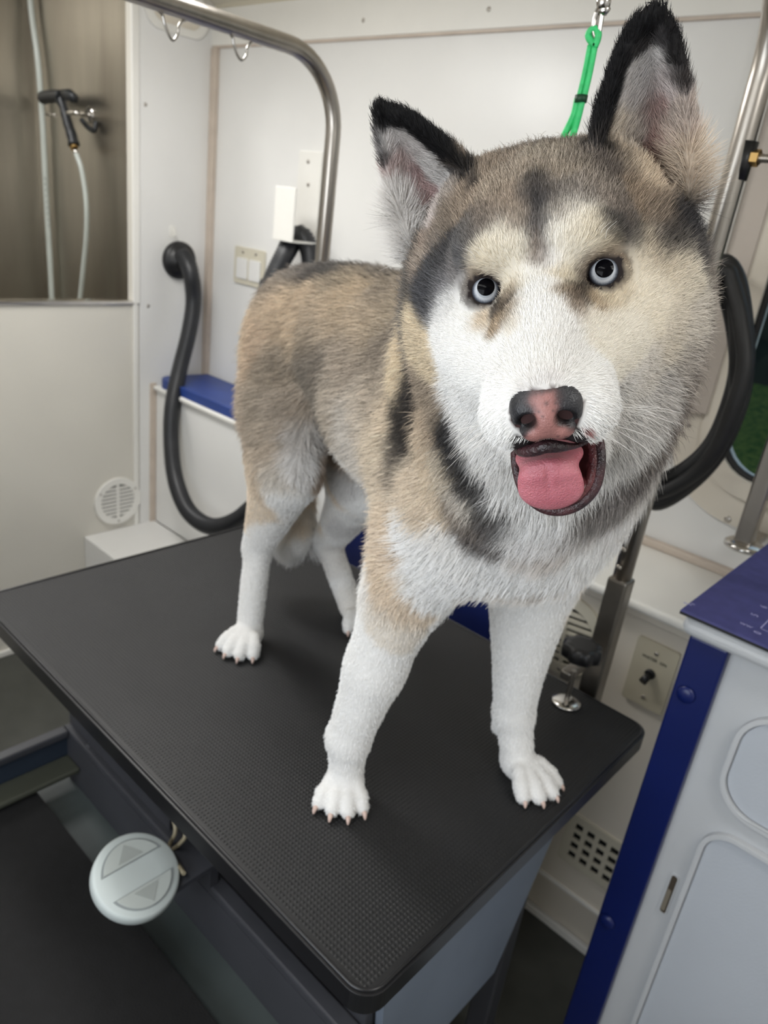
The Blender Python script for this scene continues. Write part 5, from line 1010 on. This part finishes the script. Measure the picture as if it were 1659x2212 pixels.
# tongue
ft = Field(hw(0, .045, -.105) - .05, hw(0, .045, -.105) + .05, .0011)
Rt = np.array(Matrix.Rotation(math.radians(-18), 3, 'X'))
ft.ell(hw(-.0035, .0620, -.1060), (.0190, .0052, .0180), HR @ Rt, .004); ft.ell(hw(-.0035, .046, -.0930), (.0200, .0215, .0060), HR, .010)
ft.ell(hw(-.0035, .0585, -.1100), (.0175, .0060, .0125), HR @ Rt, .004)
ft.cone(hw(-.0035, .0725, -.0880), hw(-.0045, .0670, -.1150), .0011, .0008, .003, True)
TV, TF = ft.mesh(); del ft
tm = mat('tongue_pink', (200, 122, 132), .3, 0, .1, 60, .5, 900, spec=.6, rgb2=(182, 102, 114)); tm.node_tree.nodes['Principled BSDF'].inputs['Subsurface Weight'].default_value = .25; tm.node_tree.nodes['Principled BSDF'].inputs['Subsurface Radius'].default_value = (.004, .0015, .001)
np_mesh('tongue', TV, TF, tm, DOG)
# lips
M_LIP = mat('dark_lip', (40, 30, 33), .32, 0, .2, 80, .6, 500, spec=.5, rgb2=(78, 48, 52))
lw = [hw(*p) for p in ((.0250, .034, -.0850), (.0262, .042, -.0925), (.0250, .048, -.1035), (.0205, .0515, -.1150), (.0110, .0540, -.1230), (-.0010, .0545, -.1258), (-.0120, .0535, -.1220), (-.0205, .0505, -.1120), (-.0240, .044, -.098), (-.0240, .034, -.086))]
MB().tube(spline(lw, 6), [.0024 + .0012 * math.sin(PI * k / 54) for k in range(55)], 12).build('lower_lip', M_LIP, DOG)
gm = [hw(*p) for p in ((.0215, .034, -.0870), (.0225, .042, -.0950), (.0210, .048, -.1050), (.0165, .0510, -.1140), (.0080, .0535, -.1195), (-.0010, .0535, -.1215))]
MB().tube(spline(gm, 6), .0036, 10).build('gum', mat('gum_dark_red', (120, 70, 72), .25, 0, .2, 60, .6, 400, rgb2=(70, 36, 40)), DOG)
ul = [hw(*p) for p in ((-.0215, .066, -.0775), (-.0165, .0770, -.0765), (-.0085, .0845, -.0735), (-.0015, .0870, -.0712), (.0060, .0850, -.0730), (.0140, .0775, -.0760), (.0205, .066, -.0775), (.0250, .050, -.0810), (.0255, .036, -.0850))]
MB().tube(spline(ul, 6), [.0012, .0014, .0017, .002, .0024, .0027, .003, .0032, .0034, .0036, .0037, .0038, .0038, .0038, .0038, .0038, .0038, .0038, .0038, .0038, .0037, .0036, .0034, .0032, .003, .0027, .0024, .002, .0018, .0016] + [.0014] * 19, 12).build('upper_lip', M_LIP, DOG)
# claws
M_CLAW = mat('claw_pink', (206, 180, 168), .4, 0, .1, 100)
for (p, d) in CLAWS:
    p = np.array(p); MB().tube(spline([p + d * .004 + [0, 0, -.001], p + d * .0105 + [0, 0, -.002], p + d * .0135 + [0, 0, -.0075]], 4), [.0034, .0034, .0033, .0031, .0029, .0026, .0022, .0017, .0009], 10).build('claw', M_CLAW, DOG)

# ------------------------------------------------------------------ fur
FA = DV[DF]; tri = np.concatenate([FA[:, [0, 1, 2]], FA[:, [0, 2, 3]]]); ti = np.concatenate([DF[:, [0, 1, 2]], DF[:, [0, 2, 3]]])
ar = .5 * np.linalg.norm(np.cross(tri[:, 1] - tri[:, 0], tri[:, 2] - tri[:, 0]), axis=1); tc_ = tri.mean(1); dh = np.linalg.norm(tc_ - HO, axis=1)
dens = np.where(dh < .15, DEN_HEAD, np.where(dh < .28, DEN_HEAD * .55, DEN_BODY)) * 1e4
cnt = rng.poisson(ar * dens); sel = np.repeat(np.arange(len(tri)), cnt); n = len(sel)
u = rng.random(n); v = rng.random(n); m_ = u + v > 1; u[m_] = 1 - u[m_]; v[m_] = 1 - v[m_]; w_ = 1 - u - v
bc = np.stack([w_, u, v], 1)[..., None]; P = (tri[sel] * bc).sum(1); Nn = (DNm[ti[sel]] * bc).sum(1); Nn /= np.linalg.norm(Nn, axis=1)[:, None]
P = P.astype(np.float32); Nn = Nn.astype(np.float32)
L_, mo, ed, no = region(P); keep = ~mo & ~no & (ed > .0137) & (P[:, 2] > .803)
keep &= ~((L_[:, 1] > .034) & (L_[:, 2] < -.082) & (np.abs(L_[:, 0]) < .030) & (L_[:, 2] > -.145))
keep &= ~((np.abs(L_[:, 0]) < .019) & (L_[:, 1] > .074) & (L_[:, 2] < -.064) & (L_[:, 2] > -.09))
P = P[keep]; Nn = Nn[keep]; L_ = L_[keep]; ed = ed[keep]; n = len(P)
dh = np.linalg.norm(P - HO, axis=1); ear_d = EARD(P); ear_ = np.clip((.014 - ear_d) / .006, 0, 1) * np.clip((L_[:, 2] - .045) / .02, 0, 1); front = Nn @ back < 0
# flow
n0 = hw(0, .085, -.045); rad = P - n0; rad /= np.linalg.norm(rad, axis=1)[:, None] + 1e-6
fh = rad.copy(); fh += (np.clip(.02 - L_[:, 1], 0, .06) * 4)[:, None] * (-HF) * .5 + (np.clip(-L_[:, 2] - .02, 0, .06) * 8)[:, None] * (-HU) * .6
fb = np.tile((-HEAD_DIR * .85 + np.array([0, 0, -.45])), (n, 1)); leg = np.clip((1.16 - P[:, 2]) / .08, 0, 1)[:, None]; fb = fb * (1 - leg) + np.array([-.15, 0, -1.]) * leg
chest = np.clip((P[:, 0:1] + .15) / .1, 0, 1) * np.clip((1.33 - P[:, 2:3]) / .1, 0, 1) * (1 - leg); fb = fb * (1 - chest) + (np.array([-.1, 0, -1.]) + LT * ((P - BC) @ LT)[:, None] * 3) * chest
pw = np.clip((.84 - P[:, 2:3]) / .02, 0, 1)
k_ = np.clip((dh - .13) / .12, 0, 1)[:, None]; F_ = fh * (1 - k_) + fb * k_
eu = np.where(L_[:, 0:1] > 0, 1, -1); ef = HU * .95 + hl_ * eu * .05 - HF * .1; F_ = F_ * (1 - ear_[:, None]) + ef * ear_[:, None]
F_ = F_ - Nn * (F_ * Nn).sum(1)[:, None]; F_ /= np.linalg.norm(F_, axis=1)[:, None] + 1e-6
F_ += rng.normal(size=(n, 3)) * .16 + vnoise(P, 90, 5) * .12
# length by region
hl__ = np.full(n, .026, np.float32)
hl__ = np.where(dh < .30, .030, hl__); fz = np.clip((.16 - dh) / .05, 0, 1)
face = .0055 + .012 * np.clip((-.015 - L_[:, 1]) / .06, 0, 1) + .008 * np.clip((-L_[:, 2] - .05) / .05, 0, 1) * (L_[:, 1] < .02)
face = np.where(L_[:, 2] > .03, np.minimum(face, .009), face)
hl__ = hl__ * (1 - fz) + face * fz
lw_ = np.clip((1.16 - P[:, 2]) / .10, 0, 1) * (dh > .3); hl__ = hl__ * (1 - lw_) + .0055 * lw_; pwm = np.clip((.86 - P[:, 2]) / .03, 0, 1); hl__ = hl__ * (1 - pwm) + .0045 * pwm
tail = (P[:, 0] < -.60) & (P[:, 2] < 1.2) & (P[:, 1] > .385); hl__[tail] = .026
inner = ear_ * front; hl__ = hl__ * (1 - ear_) + ear_ * np.where(front, .007 + .006 * np.clip((.10 - L_[:, 2]) / .05, 0, 1), .006)
hl__ *= (.7 + .6 * rng.random(n)); hl__[ed < .019] *= .45
lift = np.where(dh < .16, .30, .38) + .1 * rng.random(n); lift = np.where(pwm > .5, .25, lift)
D1 = F_ + Nn * (lift * 1.7)[:, None]; D1 /= np.linalg.norm(D1, axis=1)[:, None]; D2 = F_ + Nn * (lift * .7)[:, None]; D2 /= np.linalg.norm(D2, axis=1)[:, None]
D3 = F_ + Nn * (lift * .1)[:, None] + np.array([0, 0, -.12]); D3 /= np.linalg.norm(D3, axis=1)[:, None]
P0 = P - Nn * .001; S = hl__[:, None] / 3; P1 = P0 + D1 * S; P2 = P1 + D2 * S; P3 = P2 + D3 * S
pos = np.stack([P0, P1, P2, P3], 1); pos[..., 2] = np.maximum(pos[..., 2], .8018)
r0 = np.where(dh < .16, .00013, np.where(dh < .3, .00019, .00026)); rd = r0[:, None] * np.array([1, .95, .7, .12])[None]
col = coat(P + F_ * .002, Nn, .005); lum = col.mean(1); sat = np.clip((.72 - lum) / .35, 0, 1)[:, None]
jit = 1 + rng.normal(size=(n, 1)) * (.04 + .20 * sat); clump = 1 + vnoise(P, 260, 11)[:, :1] * (.02 + .18 * sat); col = np.clip(col * jit * clump, .003, .92)
tip = col * np.where(rng.random((n, 1)) < .42 * sat, .48, 1.12); tip = np.clip(tip, .002, .94)
def curves(name, pos, rd, m, parent, col=None, tip=None):
    h = bpy.data.hair_curves.new(name); k = pos.shape[1]; h.add_curves([k] * len(pos)); h.points.foreach_set('position', (pos - np.array(parent['_loc'])).astype(np.float32).ravel()); 
    ra = h.attributes.get('radius') or h.attributes.new('radius', 'FLOAT', 'POINT'); ra.data.foreach_set('value', rd.astype(np.float32).ravel())
    for nm, c in (('fur_colour', col), ('tip_colour', tip)):
        if c is not None: a = h.attributes.new(nm, 'FLOAT_COLOR', 'CURVE'); a.data.foreach_set('color', np.c_[c, np.ones(len(c))].astype(np.float32).ravel())
    o = bpy.data.objects.new(name, h); COL.objects.link(o); h.materials.append(m); o.parent = parent; return o
fur = curves('fur', pos, rd, attr_mat('husky_fur', .6, spec=.25, grad=True), DOG, col, tip); fur['kind'] = 'stuff'
print('HAIRS', n, 'TRIS', len(DF) * 2)
# whiskers
wp = []
for s_ in (-1, 1):
    for k in range(13):
        a = rng.uniform(0, 1); b = hw(s_ * (.024 + .012 * a), .07 - .045 * a, -.060 - .018 * rng.random()); L0 = rng.uniform(.022, .042)
        d = hl_ * s_ * (1.0) + HF * rng.uniform(.1, .5) + HU * rng.uniform(-.7, .15); d /= np.linalg.norm(d); g_ = HU * -.25
        wp.append([b, b + d * L0 * .35, b + d * L0 * .7 + g_ * L0 * .12, b + d * L0 + g_ * L0 * .4])
for s_ in (-1, 1):
    for k in range(3):
        b = hw(s_ * (.030 + .003 * k), .002, .016); d = hl_ * s_ * .2 + HU * .7 + HF * (.35 + .1 * k); L0 = .018; wp.append([b, b + d * L0 * .35, b + d * L0 * .7, b + d * L0 - hl_ * -s_ * .004])
wp = np.array(wp); curves('whiskers', wp, np.tile([.00014, .00013, .0001, .00004], (len(wp), 1)), mat('whisker_white', (235, 232, 226), .4), DOG)['kind'] = 'stuff'
